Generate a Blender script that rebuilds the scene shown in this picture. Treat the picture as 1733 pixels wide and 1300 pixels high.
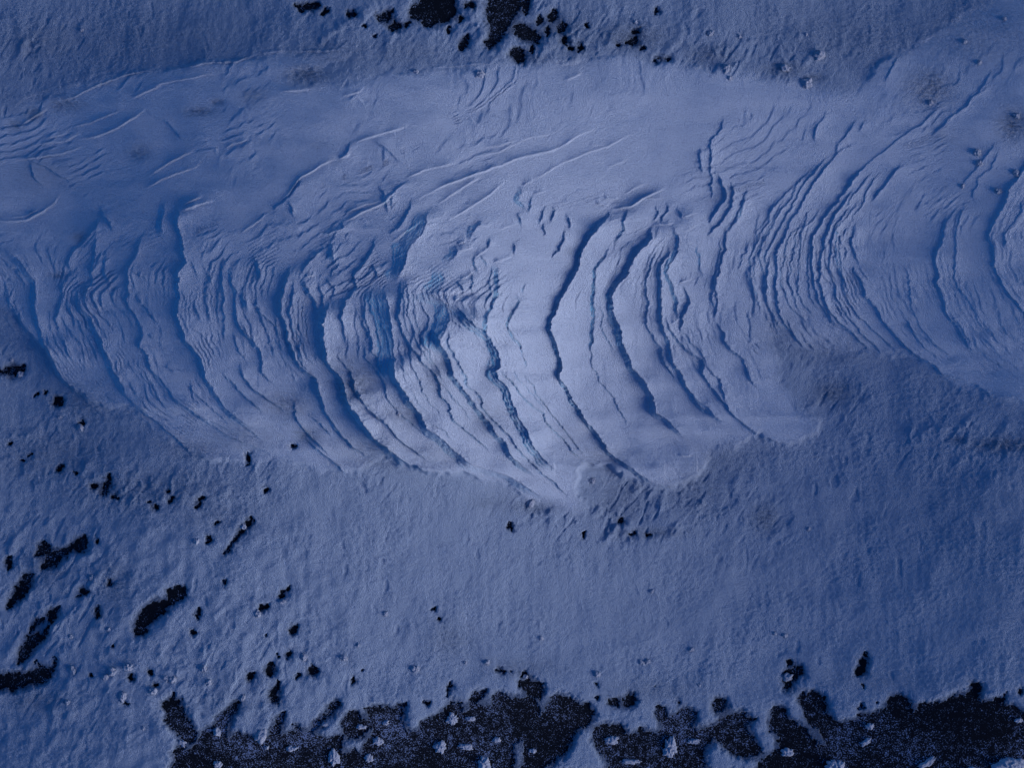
import bpy, math, random
import numpy as np
for o in list(bpy.data.objects):
    bpy.data.objects.remove(o)
sc = bpy.context.scene
S = 0.02                       # metres per unit of the traced plan (1733 x 1300 units)
W, H = 1733.0, 1300.0

# ------------------------------------------------------------------ camera
cam_d = bpy.data.cameras.new('camera')
cam = bpy.data.objects.new('camera', cam_d)
sc.collection.objects.link(cam)
CAM_H = 62.0
cam.location = (0, 0, CAM_H)
cam.rotation_euler = (0, 0, 0)
cam_d.sensor_width = 36.0
cam_d.lens = 18.0 * CAM_H / (W * S / 2)
cam_d.clip_start = 0.5
cam_d.clip_end = 2000
sc.camera = cam

# ------------------------------------------------------------------ light
SUN_AZ = np.array([0.94, 0.33]); SUN_AZ = SUN_AZ / np.linalg.norm(SUN_AZ)   # towards the sun, plan axes (x right, y down)
SUN_EL = math.radians(13.5)
world = bpy.data.worlds.new("World"); sc.world = world
world.use_nodes = True
nt = world.node_tree; nt.nodes.clear()
out = nt.nodes.new('ShaderNodeOutputWorld'); bg = nt.nodes.new('ShaderNodeBackground')
sky = nt.nodes.new('ShaderNodeTexSky'); sky.sky_type = 'NISHITA'; sky.sun_disc = False
sky.sun_elevation = SUN_EL
sky.sun_rotation = math.atan2(SUN_AZ[0], -SUN_AZ[1])
sky.air_density = 1.0; sky.dust_density = 0.0; sky.ozone_density = 10.0
bg.inputs[1].default_value = 0.125
nt.links.new(sky.outputs[0], bg.inputs[0]); nt.links.new(bg.outputs[0], out.inputs[0])
sun_d = bpy.data.lights.new('sun', 'SUN')
sun_d.energy = 3.4; sun_d.angle = math.radians(34); sun_d.color = (1.0, 0.92, 0.93)
sun = bpy.data.objects.new('sun', sun_d); sc.collection.objects.link(sun)
sun.rotation_euler = (0, math.pi / 2 - SUN_EL, math.atan2(-SUN_AZ[1], SUN_AZ[0]))
sc.view_settings.view_transform = 'Standard'; sc.view_settings.look = 'None'
sc.view_settings.gamma = 1.0; sc.view_settings.exposure = 0.14
sc.cycles.max_bounces = 5

# ------------------------------------------------------------------ noise
def _h(ix, iy, seed):
    n = (ix.astype(np.int64) * 374761393 + iy.astype(np.int64) * 668265263 + seed * 974634777) & 0xffffffff
    n = ((n ^ (n >> 13)) * 1274126177) & 0xffffffff
    n = (n ^ (n >> 16)) & 0xffffffff
    return n
def noise(x, y, seed=0):
    x0 = np.floor(x); y0 = np.floor(y); fx = (x - x0).astype(np.float32); fy = (y - y0).astype(np.float32)
    ux = fx * fx * fx * (fx * (fx * 6 - 15) + 10); uy = fy * fy * fy * (fy * (fy * 6 - 15) + 10)
    x0 = x0.astype(np.int64); y0 = y0.astype(np.int64)
    def g(i, j):
        a = _h(x0 + i, y0 + j, seed).astype(np.float32) * np.float32(2 * math.pi / 4294967296.0)
        return np.cos(a) * (fx - i) + np.sin(a) * (fy - j)
    a = g(0, 0); b = g(1, 0); c = g(0, 1); d = g(1, 1)
    return (a + ux * (b - a) + uy * (c - a + ux * (a - b - c + d))) * 1.5
def fbm(x, y, seed=0, octs=3, gain=0.5):
    r = 0; a = 1.0; f = 1.0
    for k in range(octs):
        r = r + a * noise(x * f, y * f, seed + 17 * k); a *= gain; f *= 2.03
    return r
def sstep(a, b, x):
    t = np.clip((x - a) / (b - a), 0, 1); return t * t * (3 - 2 * t)

# ------------------------------------------------------------------ traced lines
T = {'A': (0, 300, 2.888), 'B': (300, 400, 2.888), 'C': (600, 300, 4.3325), 'D': (600, 550, 4.3325),
     'E': (880, 300, 4.3325), 'F': (880, 550, 4.3325), 'G': (1180, 200, 3.132), 'H': (300, 300, 4.3325),
     '1': (0, 0, 2.988), '2': (578, 0, 2.988), '3': (1153, 0, 2.988), '4': (0, 433, 2.988), '5': (578, 433, 2.988),
     '6': (1153, 433, 2.988), '7': (0, 865, 2.988), '8': (578, 865, 2.988), '9': (1153, 865, 2.988), 'X': (0, 0, 1.0)}
def pts(s):
    r = []; t = T['X']
    for w in s.split():
        if ',' in w:
            a, b = w.split(','); r.append((t[0] + float(a) / t[2], t[1] + float(b) / t[2]))
        else: t = T[w]
    return np.array(r)
# steps running down the picture: (drop, face width, layers, back-slope length, toe, points)
V = [
 # the long cliffs of the middle
 (17, 7, 2, 75, .5, "E 665,237 640,290 600,345 545,415 505,465 470,530 450,600 420,680 385,750 345,815 300,900 265,970 235,1030 226,1060 230,1150 262,1220 283,1280 F 285,220 300,320 290,360 310,410 350,470 385,540 430,610 470,670 520,740 570,790 600,850 640,910 700,975 800,1040 880,1100 960,1155 1040,1190 1130,1212"),
 (4, 5, 2, 20, .2, "E 785,240 780,290 760,330 765,390 740,440 710,470"),
 (5, 8, 3, 25, .3, "E 640,520 630,580 600,620 565,680 548,750 552,830 545,900 545,960 553,1050 545,1130 545,1180 525,1260"),
 (2.5, 2.5, 1, 20, .3, "F 553,0 543,100 522,175 530,240 545,320 575,360 585,400 605,430 660,490 710,540 720,590 750,640 775,690 780,720"),
 (15, 12, 4, 60, .4, "E 970,350 970,430 950,470 900,520 850,580 820,640 795,700 740,770 700,820 675,870 680,930 690,1000 735,1080 748,1150 765,1230 790,1290 F 800,220 840,310 890,370 930,420 950,480 995,535 1005,590 1010,650 1060,675 1110,710 1150,760 1210,830"),
 (2.2, 2.5, 1, 12, .2, "E 590,920 615,990 610,1080 640,1160 675,1210 690,1260"),
 (2.2, 2.5, 1, 12, .2, "E 640,960 665,1060 700,1130 740,1200"),
 (3, 5, 1, 15, .2, "E 1000,215 1010,260 975,320"), (3.5, 5, 1, 15, .2, "E 1085,190 1085,240 1040,320"),
 (3.5, 6, 1, 15, .2, "E 1150,235 1180,260 1195,300"),
 (4, 3.5, 1, 28, .3, "E 1035,500 1000,560 965,630 940,700 945,780 935,850 950,950 935,1060 960,1120 1010,1190 1050,1260 F 1050,210 1080,270 1110,330 1145,390"),
 (9, 8, 3, 34, .4, "E 1100,490 1095,560 1040,640 1030,720 1040,800 1050,900 1040,1000 1055,1080 1100,1180 1130,1290 F 1140,240 1155,310 1205,360 1240,440 1290,540 1350,600 1420,650 1490,710"),
 (6, 9, 3, 25, .3, "E 1130,360 1165,440 1165,500 1150,560 1100,650 1090,700 1110,760 1150,850 1180,920 1165,980 1190,1020"),
 (6, 5, 1, 25, .3, "E 1180,775 1220,810 1255,890 1245,960 1215,1030 1205,1110"),
 (6, 4.5, 2, 40, .3, "E 1085,1030 1110,1100 1150,1160 1200,1210 1280,1290 F 1350,250 1385,295 1370,340 1385,400 1430,460 1480,520 1530,600 1570,660 1620,700 1730,780 X 1330,755"),
 (3, 3, 1, 15, .2, "E 1200,1115 1250,1160 1280,1210 1325,1250 F 1350,220 1385,270"),
 (3.5, 3, 1, 20, .2, "F 1395,300 1450,370 1495,400 1500,470 1530,570"),
 (3.5, 3, 1, 22, .2, "E 1510,370 1525,430 1525,520 1490,600 1470,700 1440,800 1470,880 1460,950 1455,1020"),
 (2.5, 2.5, 1, 14, .2, "E 1480,440 1485,520 1460,620 1440,760 1430,900 1455,990"),
 (4.5, 3.5, 1, 30, .2, "E 1435,1040 1480,1080 1515,1140 1510,1180 1560,1260 F 1620,210 1665,245 1690,340 1733,430"),
 (2.5, 3, 1, 15, .2, "3 215,600 210,645 150,715 145,820 155,900 155,985"),
 (2.5, 3, 1, 15, .2, "3 100,750 85,800 105,870"),
 (5, 4.5, 1, 22, .2, "3 170,870 215,930 230,980 E 1515,120 1495,190 1450,250 1390,330"),
 (4, 4, 1, 22, .2, "E 1535,30 1570,60 1580,110 1560,160 1560,210 1500,290 1440,360 1380,420"),
 (2.5, 4, 2, 14, .2, "E 1680,120 1640,200 1620,280 1565,340 1510,410"),
 (2, 5, 2, 10, .1, "E 1300,480 1320,560 1325,640 1350,710"),
 # centre left of the great cliff
 (4.5, 4.5, 1, 26, .3, "C 175,475 165,530 130,600 90,670 15,740 35,790 40,830 20,870 H 1270,920 1240,1000 1240,1060 1255,1140 1265,1220"),
 (3.5, 3, 1, 26, .3, "B 800,570 820,600 850,650 890,710 885,760 920,800 960,850 1000,890 1040,920 1060,950 1110,1000 1160,1040 1210,1080"),
 (9.5, 38, 7, 40, .35, "C 235,830 270,920 290,1050 300,1150 310,1250 D 305,120 308,200 310,280 325,350 345,410"),
 (17, 14, 4, 60, .5, "D 308,260 325,350 345,410 380,480 430,560 490,630 530,710 545,750 600,790 660,840 720,900 790,960 850,1010 950,1050 1050,1080 1130,1105 1250,1180 1330,1240 1400,1280"),
 (2.8, 3, 1, 14, .3, "C 130,830 110,950 100,1040 130,1110 150,1200 150,1280 D 150,200 200,250 230,320 260,400"),
 (3, 3, 1, 16, .3, "D 90,150 110,200 110,250 150,290 200,350 230,400 245,470 260,550 330,620 400,690 500,770 560,820"),
 (2.5, 2.5, 1, 12, .2, "C 50,1020 90,1080 130,1150 120,1200"),
 (5.5, 4.5, 2, 30, .3, "C 365,790 375,880 355,950 350,1050 375,1150 410,1200 470,1290 D 520,280 580,330 610,370 635,430 650,520 700,590 710,640 750,710 820,760 880,820 930,860 980,905"),
 (2, 2.5, 1, 10, .2, "D 600,330 640,370 655,395"),
 (2.4, 3, 1, 9, .2, "C 415,790 420,900 410,980 430,1080 470,1180 520,1280 D 540,240 590,300"),
 (2.2, 3, 1, 9, .2, "C 450,840 450,920 460,980 470,1050 490,1120 510,1180 540,1260"),
 (2.6, 3, 1, 9, .2, "C 490,890 530,980 575,1050 555,1130 D 510,90 555,190 570,250 620,310 660,390"),
 (2, 3, 1, 8, .2, "C 390,800 385,900 385,1000 400,1100 440,1180"),
 (9, 30, 6, 34, .3, "C 560,880 620,850 650,910 690,950 712,1020 690,1100 672,1150 650,1190 645,1230 665,1290"),
 (13, 10, 4, 50, .4, "D 560,40 630,90 640,150 690,220 720,300 750,390 800,460 850,530 910,600 960,670 1010,750 1060,810 1110,870 1130,930 1190,990 1250,1050 1330,1110"),
 (5, 30, 6, 30, .15, "C 640,690 665,720 670,770 640,830 620,850"),
 (5.5, 4.5, 1, 34, .3, "C 690,1120 715,1190 690,1210 700,1250 740,1290 D 780,280 810,360 840,450 900,490 940,540 955,610 1010,690 1070,750 1130,810 1190,890 1240,960 1310,1030 1380,1090 1450,1140 1480,1180 1550,1250"),
 (20, 19, 3, 60, .5, "C 740,940 780,990 830,1040 900,1100 960,1150 1010,1200 1045,1270 D 1040,180 1065,260 1070,310 1040,340 1070,400 1120,460 1150,530 1170,600 1190,670 1240,730 1280,790 1280,830 1310,890 1370,960 1420,1020 1505,1085"),
 (3, 4, 1, 10, .2, "D 990,230 975,370 1020,430"),
 (2.5, 2.5, 1, 14, .2, "C 715,1060 760,1090 805,1130"),
 (5.5, 6.5, 2, 35, .3, "C 1190,870 1220,910 1200,960 1160,1020 1135,1090 1160,1160 1210,1220 1240,1290 D 1240,230"),
 (3.5, 3, 1, 14, .2, "D 1225,235 1260,270 1255,310"),
 (3.5, 2.5, 1, 20, .2, "D 1215,335 1260,390 1320,450 1325,510 1380,560 1440,640 1500,710 1560,790 1620,870 1680,950"),
 (4.5, 3.5, 2, 22, .2, "D 1070,320 1110,370 1160,410 1190,470 1250,540 1310,600 1390,650 1400,710 1460,770 1540,850 1600,920 1670,985"),
 (2.5, 2.5, 1, 12, .2, "D 1165,320 1200,390 1250,450 1310,520 1370,590 1420,640"),
 (2, 2.5, 1, 14, .2, "D 1190,625 1260,640 1300,670"), (2, 2.5, 1, 14, .2, "D 1200,670 1240,690 1280,720"),
 (2, 2.5, 1, 14, .2, "D 1285,815 1330,830 1345,860"), (2, 2.5, 1, 14, .2, "D 1310,890 1370,920 1415,950"),
 (5, 9, 4, 20, .2, "C 1040,650 1060,720 1070,800 1045,900 1010,980 970,1060 960,1150 990,1200"),
 (2.6, 4, 2, 12, .2, "C 1020,650 1000,750 1000,880 960,920"),
 (3.5, 7, 2, 12, .2, "C 890,600 885,660 915,710"), (4.5, 6, 1, 16, .2, "C 760,790 800,840 810,870"),
 (3, 5, 2, 10, .2, "C 1300,150 1285,200 1275,270"), (3, 5, 2, 10, .2, "C 1390,230 1375,300 1350,360"),
 (3.8, 5, 1, 12, .2, "C 1465,230 1460,290 1430,340"), (4, 6, 1, 12, .2, "C 1550,290 1580,340 1580,380"),
 (4.2, 5, 1, 14, .2, "C 1530,400 1530,480 1500,550 1450,590"), (4, 6, 1, 14, .2, "C 1165,510 1175,560 1185,580"),
 (4, 7, 1, 12, .2, "C 1200,290 1225,320 1225,350"), (4, 6, 1, 12, .2, "C 1390,360 1400,400 1380,440"),
 (3.5, 7, 2, 10, .2, "C 1000,470 990,530 960,560"), (2.5, 4, 1, 10, .2, "C 1245,800 1230,850"),
 (3.5, 7, 1, 10, .2, "C 940,610 975,650"), (3, 4, 2, 10, .2, "C 870,720 870,830 875,880"),
 (5, 18, 4, 22, .15, "C 750,530 760,570 740,610 700,640"), (4, 12, 3, 20, .15, "C 950,330 870,430 855,470"),
 (4, 10, 3, 15, .15, "C 1215,90 1220,130 1200,180 1250,240"),
 (7, 30, 6, 24, .15, "C 550,270 545,370 500,450 420,540 405,600 390,680 330,780"),
 (4, 5, 1, 20, .2, "C 430,210 410,300 350,390 290,430"),
 (3, 3, 1, 12, .2, "C 150,650 185,710 180,760"),
 (3, 5, 2, 10, .1, "C 390,60 340,95 290,150 250,185"), (3.5, 6, 1, 12, .1, "C 215,110 240,150 235,190"),
 (2.5, 4, 2, 8, .1, "C 300,170 290,240"), (2.5, 4, 2, 8, .1, "C 255,200 250,270"),
 # left group
 (8, 6, 2, 36, .3, "H 860,680 850,780 812,830 800,1010 850,1110 845,1210 885,1290 B 600,590 640,660 700,700 730,800 735,850 770,910 820,970 880,1030 930,1060"),
 (3.5, 4, 2, 18, .3, "H 890,770 890,900 860,1000 880,1090 940,1200 930,1280 B 620,580 650,650"),
 (5.5, 9, 3, 16, .2, "H 960,770 1010,860 1050,940 1080,1000"), (4, 4.5, 1, 14, .2, "H 1070,800 1100,880 1110,950 1090,1000"),
 (13, 11, 4, 45, .4, "H 1150,920 1135,1010 1095,1090 1110,1180 1135,1290 B 760,610 790,660 830,710 845,780 880,840 920,910 970,970 1030,1030 1100,1080 1160,1120 1230,1150 1260,1170"),
 (3, 4, 1, 14, .2, "H 1130,770 1190,835 1170,890"), (2.5, 4, 1, 10, .2, "H 1220,660 1170,740"),
 (5.5, 10, 4, 16, .2, "H 1110,500 1160,520 1160,580 1190,650"), (3, 4, 1, 12, .1, "H 1085,500 1085,560 1000,640 930,720"),
 (4.5, 12, 5, 18, .15, "H 1240,360 1250,400 1190,450 1120,440"),
 (2.6, 5, 2, 12, .15, "H 375,590 365,700 370,850 370,950 380,1050 380,1180"),
 (4, 7, 3, 18, .2, "H 440,650 430,750 460,850 460,950 460,1050 520,1130 590,1220 640,1280"),
 (4, 9, 3, 14, .2, "H 580,590 620,640 645,700 640,760 600,780"), (4.5, 9, 4, 12, .2, "H 500,850 540,920 560,990"),
 (2.6, 2.5, 1, 16, .2, "H 600,900 640,1000 720,1070 760,1110 770,1150"), (2, 2.5, 1, 12, .2, "H 740,1180 780,1250"),
 (3, 3.5, 1, 12, .2, "B 300,480 320,560 355,600"), (4.5, 4, 2, 22, .3, "B 330,640 350,690 400,750 470,800 530,840"),
 (4, 4, 2, 22, .3, "B 250,670 310,740 370,800 440,860"), (3, 3.5, 1, 20, .2, "B 330,420 400,520 435,570 430,660 490,720"),
 (2.4, 3, 1, 12, .2, "B 300,400 350,470 390,530"), (2.4, 2.5, 1, 10, .2, "H 215,650 250,720 290,790"),
 (2.4, 2.5, 1, 10, .2, "H 130,640 180,730"), (2, 2.5, 1, 9, .2, "H 60,850 90,910"), (2, 2.5, 1, 9, .2, "H 130,1110 200,1150 265,1200"),
 (7.5, 10, 3, 44, .3, "A 870,130 895,180 890,250 910,330 930,420 890,480 890,560 890,660 905,720 930,800 970,840 1000,890 1020,950 1040,1000 1080,1070 1120,1120 1170,1170 1250,1220"),
 (3.5, 14, 5, 14, .15, "A 810,120 810,200 800,290"),
 (4.5, 4.5, 2, 30, .3, "A 720,270 690,330 670,400 630,450 640,520 625,600 650,650 690,700 715,770 690,820 740,880 750,940 800,990 850,1050 870,1090 950,1140 1040,1190 1140,1230 1250,1260"),
 (2.4, 2.5, 1, 14, .2, "A 665,470 700,480 720,500"), (2.4, 2.5, 1, 14, .2, "A 670,580 710,620 740,660 780,710"),
 (2, 2.5, 1, 12, .2, "A 750,780 800,810"), (2, 2.5, 1, 12, .2, "A 830,930 860,945"),
 (8, 12, 3, 40, .3, "A 380,560 385,600 400,650 450,690 480,760 510,830 545,900 575,970 630,1060"),
 (3.5, 6, 2, 20, .2, "A 470,280 460,350 460,420 445,470 450,520 410,560"), (2.6, 7, 3, 14, .15, "A 520,370 510,460 540,520"),
 (3.5, 6, 1, 18, .2, "A 500,180 540,220 545,250"), (4, 6, 1, 28, .2, "A 480,200 460,250 400,310 340,370 325,420 335,450"),
 (3.5, 4, 1, 20, .2, "A 340,470 290,520 290,620 260,690 270,750"), (3, 3.5, 1, 16, .2, "A 330,610 350,680 365,730"),
 (3.5, 4, 2, 20, .2, "A 270,780 300,800 330,860 360,900"),
 (6.5, 12, 4, 34, .3, "A -20,340 60,400 110,450 155,510 150,600 155,660 175,720 195,800 240,880"),
 (9, 7, 1, 36, .3, "A 200,800 240,880 270,950 340,1030 420,1100 500,1170 560,1210"),
 (3, 4, 1, 16, .2, "A 0,540 20,600 60,680 120,760 170,810 240,870"), (4, 4, 1, 25, .2, "A -40,640 0,700 60,770 130,850 200,910 270,980"),
 (2.6, 4, 1, 16, .2, "A 0,410 40,440 80,490 95,530"),
 (5, 5, 1, 40, .2, "A 520,1070 600,1110 680,1130 760,1180 830,1240 900,1300 4 1000,1020 1130,1040"),
 (2.2, 3, 1, 14, .2, "A 630,920 700,960 740,1010 760,1060 830,1120"), (3, 6, 2, 20, .1, "A 600,1040 650,1100 730,1150"),
 (3.5, 4, 1, 25, .3, "B 0,790 80,850 180,920 280,980 400,1030 470,1060"),
 (2.4, 3, 1, 16, .2, "B 60,720 130,790 200,850 260,900"), (2.2, 3, 1, 14, .2, "B 180,800 250,850 340,920 420,990"),
 (4, 4, 1, 20, .3, "B 580,800 600,880 640,950 700,1010 760,1060"), (4.5, 5, 1, 24, .3, "B 640,990 720,1050 790,1110 850,1165"),
 (3, 3, 1, 16, .2, "B 660,870 720,910 760,970"), (2.5, 3, 1, 14, .2, "B 870,800 940,830 990,880 1030,920"),
 (2.4, 2.5, 1, 14, .2, "D 360,260 430,300 480,370 515,460 500,490 550,530 570,580 640,640"),
 (2, 2.5, 1, 12, .2, "D 340,280 390,340 430,390"), (2, 2.5, 1, 12, .2, "D 430,470 480,550 540,620"),
 (2.6, 2.5, 1, 16, .2, "D 540,710 620,740 690,780 715,835"), (2.4, 2.5, 1, 12, .2, "D 650,430 700,490 750,560 820,630 850,690"),
 (3.2, 3, 1, 16, .2, "D 0,550 70,590 150,640 220,680 245,720 320,800 400,880 520,970"),
 (13, 9, 2, 45, .4, "D -20,540 0,580 40,660 110,750 190,840 260,900 330,950 400,1010 500,1050 600,1110"),
 (3, 3.5, 1, 14, .2, "D 0,360 30,420 40,480 90,560 170,620"),
 # right fan of layers
 (3, 3, 1, 9, .2, "G 550,330 470,400 400,480 380,550 340,620 300,700 290,780 300,850 310,920 340,990"),
 (3.4, 3.5, 1, 10, .2, "G 600,270 540,340 500,420 440,500 400,580 350,660 345,760 370,840 380,920 390,980 410,1030 460,1110"),
 (3.8, 4, 1, 11, .2, "G 700,200 640,260 570,350 520,440 480,520 420,620 380,700 375,780 385,860 375,930"),
 (5.5, 5, 1, 18, .3, "G 740,190 660,290 600,380 560,460 500,540 470,640 430,710 425,800 430,880 445,960 450,1030 490,1100 540,1160 580,1205"),
 (2.4, 2.5, 1, 9, .2, "G 660,470 600,560 510,600 480,680 470,760 450,800 460,880 480,920 490,980 540,1020 580,1060 605,1085"),
 (2.6, 2.5, 1, 10, .2, "G 540,600 520,700 505,780 505,860 520,920 530,980 560,1020"),
 (3, 2.5, 1, 12, .2, "G 590,480 565,590 555,680 545,780 550,860 555,940 580,990 630,1040"),
 (4.6, 4, 1, 12, .2, "G 880,260 850,300 800,370 750,440 700,500 650,570 620,640 620,720 615,800 640,880 650,950 700,1030 740,1090"),
 (2.5, 3, 1, 9, .2, "G 610,620 600,720 590,800 610,870 615,950 650,1000"),
 (4, 4, 1, 14, .2, "G 1070,250 1040,300 1000,350 930,440"),
 (5, 4.5, 1, 14, .2, "G 830,370 760,480 710,560 680,640 665,740 660,850 680,950 720,1030 790,1100 860,1160 910,1215"),
 (4, 3.5, 1, 12, .2, "G 820,460 735,570 715,650 720,740 705,800 730,860 745,940 790,1020 850,1100 920,1180 980,1235"),
 (3, 3, 1, 12, .2, "G 770,580 760,700 775,780 780,880 810,950 835,1000 900,1080 980,1160 1060,1235"),
 (2.4, 3, 2, 8, .2, "G 860,430 800,520 745,580 745,700 765,800 800,900"),
 (3.5, 4, 1, 16, .2, "G 840,560 825,640 840,700 860,765"),
 (6, 5, 1, 35, .3, "G 830,780 880,860 900,940 960,1010 1000,1080 1060,1150 1110,1210 1170,1265 6 1290,560 1310,600 1400,620 1480,650 1560,720 1650,740"),
 (4, 3.5, 1, 28, .2, "G 1310,520 1300,600 1290,660 1250,740 1270,810 1275,900 1305,980 1300,1020 1350,1080 1400,1160 1445,1230"),
 (2.2, 4, 1, 20, .2, "G 1410,460 1375,540 1355,640 1355,730 1360,830 1375,900 1440,990 1470,1070 1530,1150"),
 (6, 4.5, 1, 40, .3, "G 1740,200 1715,260 1690,310 1640,370 1600,460 1560,540 1525,610 1550,700 1555,790 1590,870 1640,950 1700,1030 1740,1090 1790,1150"),
 (2, 3, 1, 16, .2, "G 1105,780 1130,880 1140,1000 1180,1100 1250,1190 1320,1250"),
 (2.2, 3, 1, 12, .2, "G 1100,1050 1150,1130 1180,1190 1260,1260"), (2, 2.5, 1, 12, .2, "G 1700,430 1690,500 1650,560 1610,620 1600,700"),
 (2.6, 4, 1, 10, .2, "G 1560,150 1520,200 1480,260 1400,340"), (2, 3, 1, 10, .2, "G 1570,190 1540,270 1480,320 1440,430"),
 (2.2, 3, 1, 14, .2, "G 1480,1150 1560,1230"), (2, 2.5, 1, 10, .2, "G 640,30 620,110"), (2.2, 3, 1, 10, .2, "G 880,30 865,70"),
 (2.6, 3, 1, 10, .2, "G 740,140 735,180"), (2.2, 2.5, 1, 9, .2, "G 820,140 760,170 720,210"),
 (2, 2.5, 1, 9, .2, "G 290,640 260,710 230,800"), (2, 2.5, 1, 8, .2, "G 340,500 320,580"),
 (2, 2.5, 1, 8, .2, "G 265,790 290,850 330,930 350,990"), (2.6, 3, 2, 9, .2, "G 270,380 230,480 190,560"),
 (2.4, 2.5, 1, 8, .2, "G 430,420 400,470 370,540 330,600 310,680"), (2.2, 2.5, 1, 8, .2, "G 460,430 420,520 390,570 350,640 320,720 310,800 330,880"),
 (2.4, 2.5, 1, 8, .2, "G 920,290 880,350 830,400 790,470"), (2.2, 2.5, 1, 8, .2, "G 960,290 900,380 870,470 830,520"),
 (2.4, 3, 1, 12, .2, "3 1300,540 1200,640 1100,700 1000,780 900,870 830,960"), (2.8, 4, 1, 24, .2, "3 1550,370 1490,460 1430,540 1350,600 1260,690"),
 (2, 2.5, 1, 12, .2, "3 1090,285 1060,350 1030,410"), (1.8, 2.5, 1, 12, .2, "3 975,310 955,350"),
 (2.2, 3, 1, 9, .2, "3 740,560 690,640 675,700"), (2.2, 3, 1, 9, .2, "3 885,610 850,670 790,730"),
 (1.8, 3, 1, 20, .1, "6 1120,300 1180,380 1250,430 1330,480"), (3, 6, 1, 25, .2, "6 -5,590 30,650 80,720 140,760 200,830"),
 (2.4, 3, 1, 15, .2, "6 1350,290 1400,360 1450,440"),
 # left edge dish
 (4, 5, 1, 30, .1, "1 100,790 200,830 270,870 320,900"), (2.2, 6, 1, 20, .1, "1 750,570 850,620 920,700 1000,720"),
 (2, 3, 1, 20, .1, "4 560,740 640,800 680,840"), (2, 6, 1, 16, .1, "1 110,800 140,880 190,930"),
 (3.5, 8, 1, 30, .1, "1 1540,920 1530,960 1500,1000 1400,1070"), (3, 5, 1, 14, .1, "1 1470,1040 1500,1070 1500,1110"),
 (3, 6, 1, 14, .1, "2 60,750 50,790 20,810"), (2.4, 8, 1, 16, .1, "2 170,730 230,770 290,820"),
 (2.6, 5, 1, 16, .1, "1 500,1050 520,1090 560,1140"),
]
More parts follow.
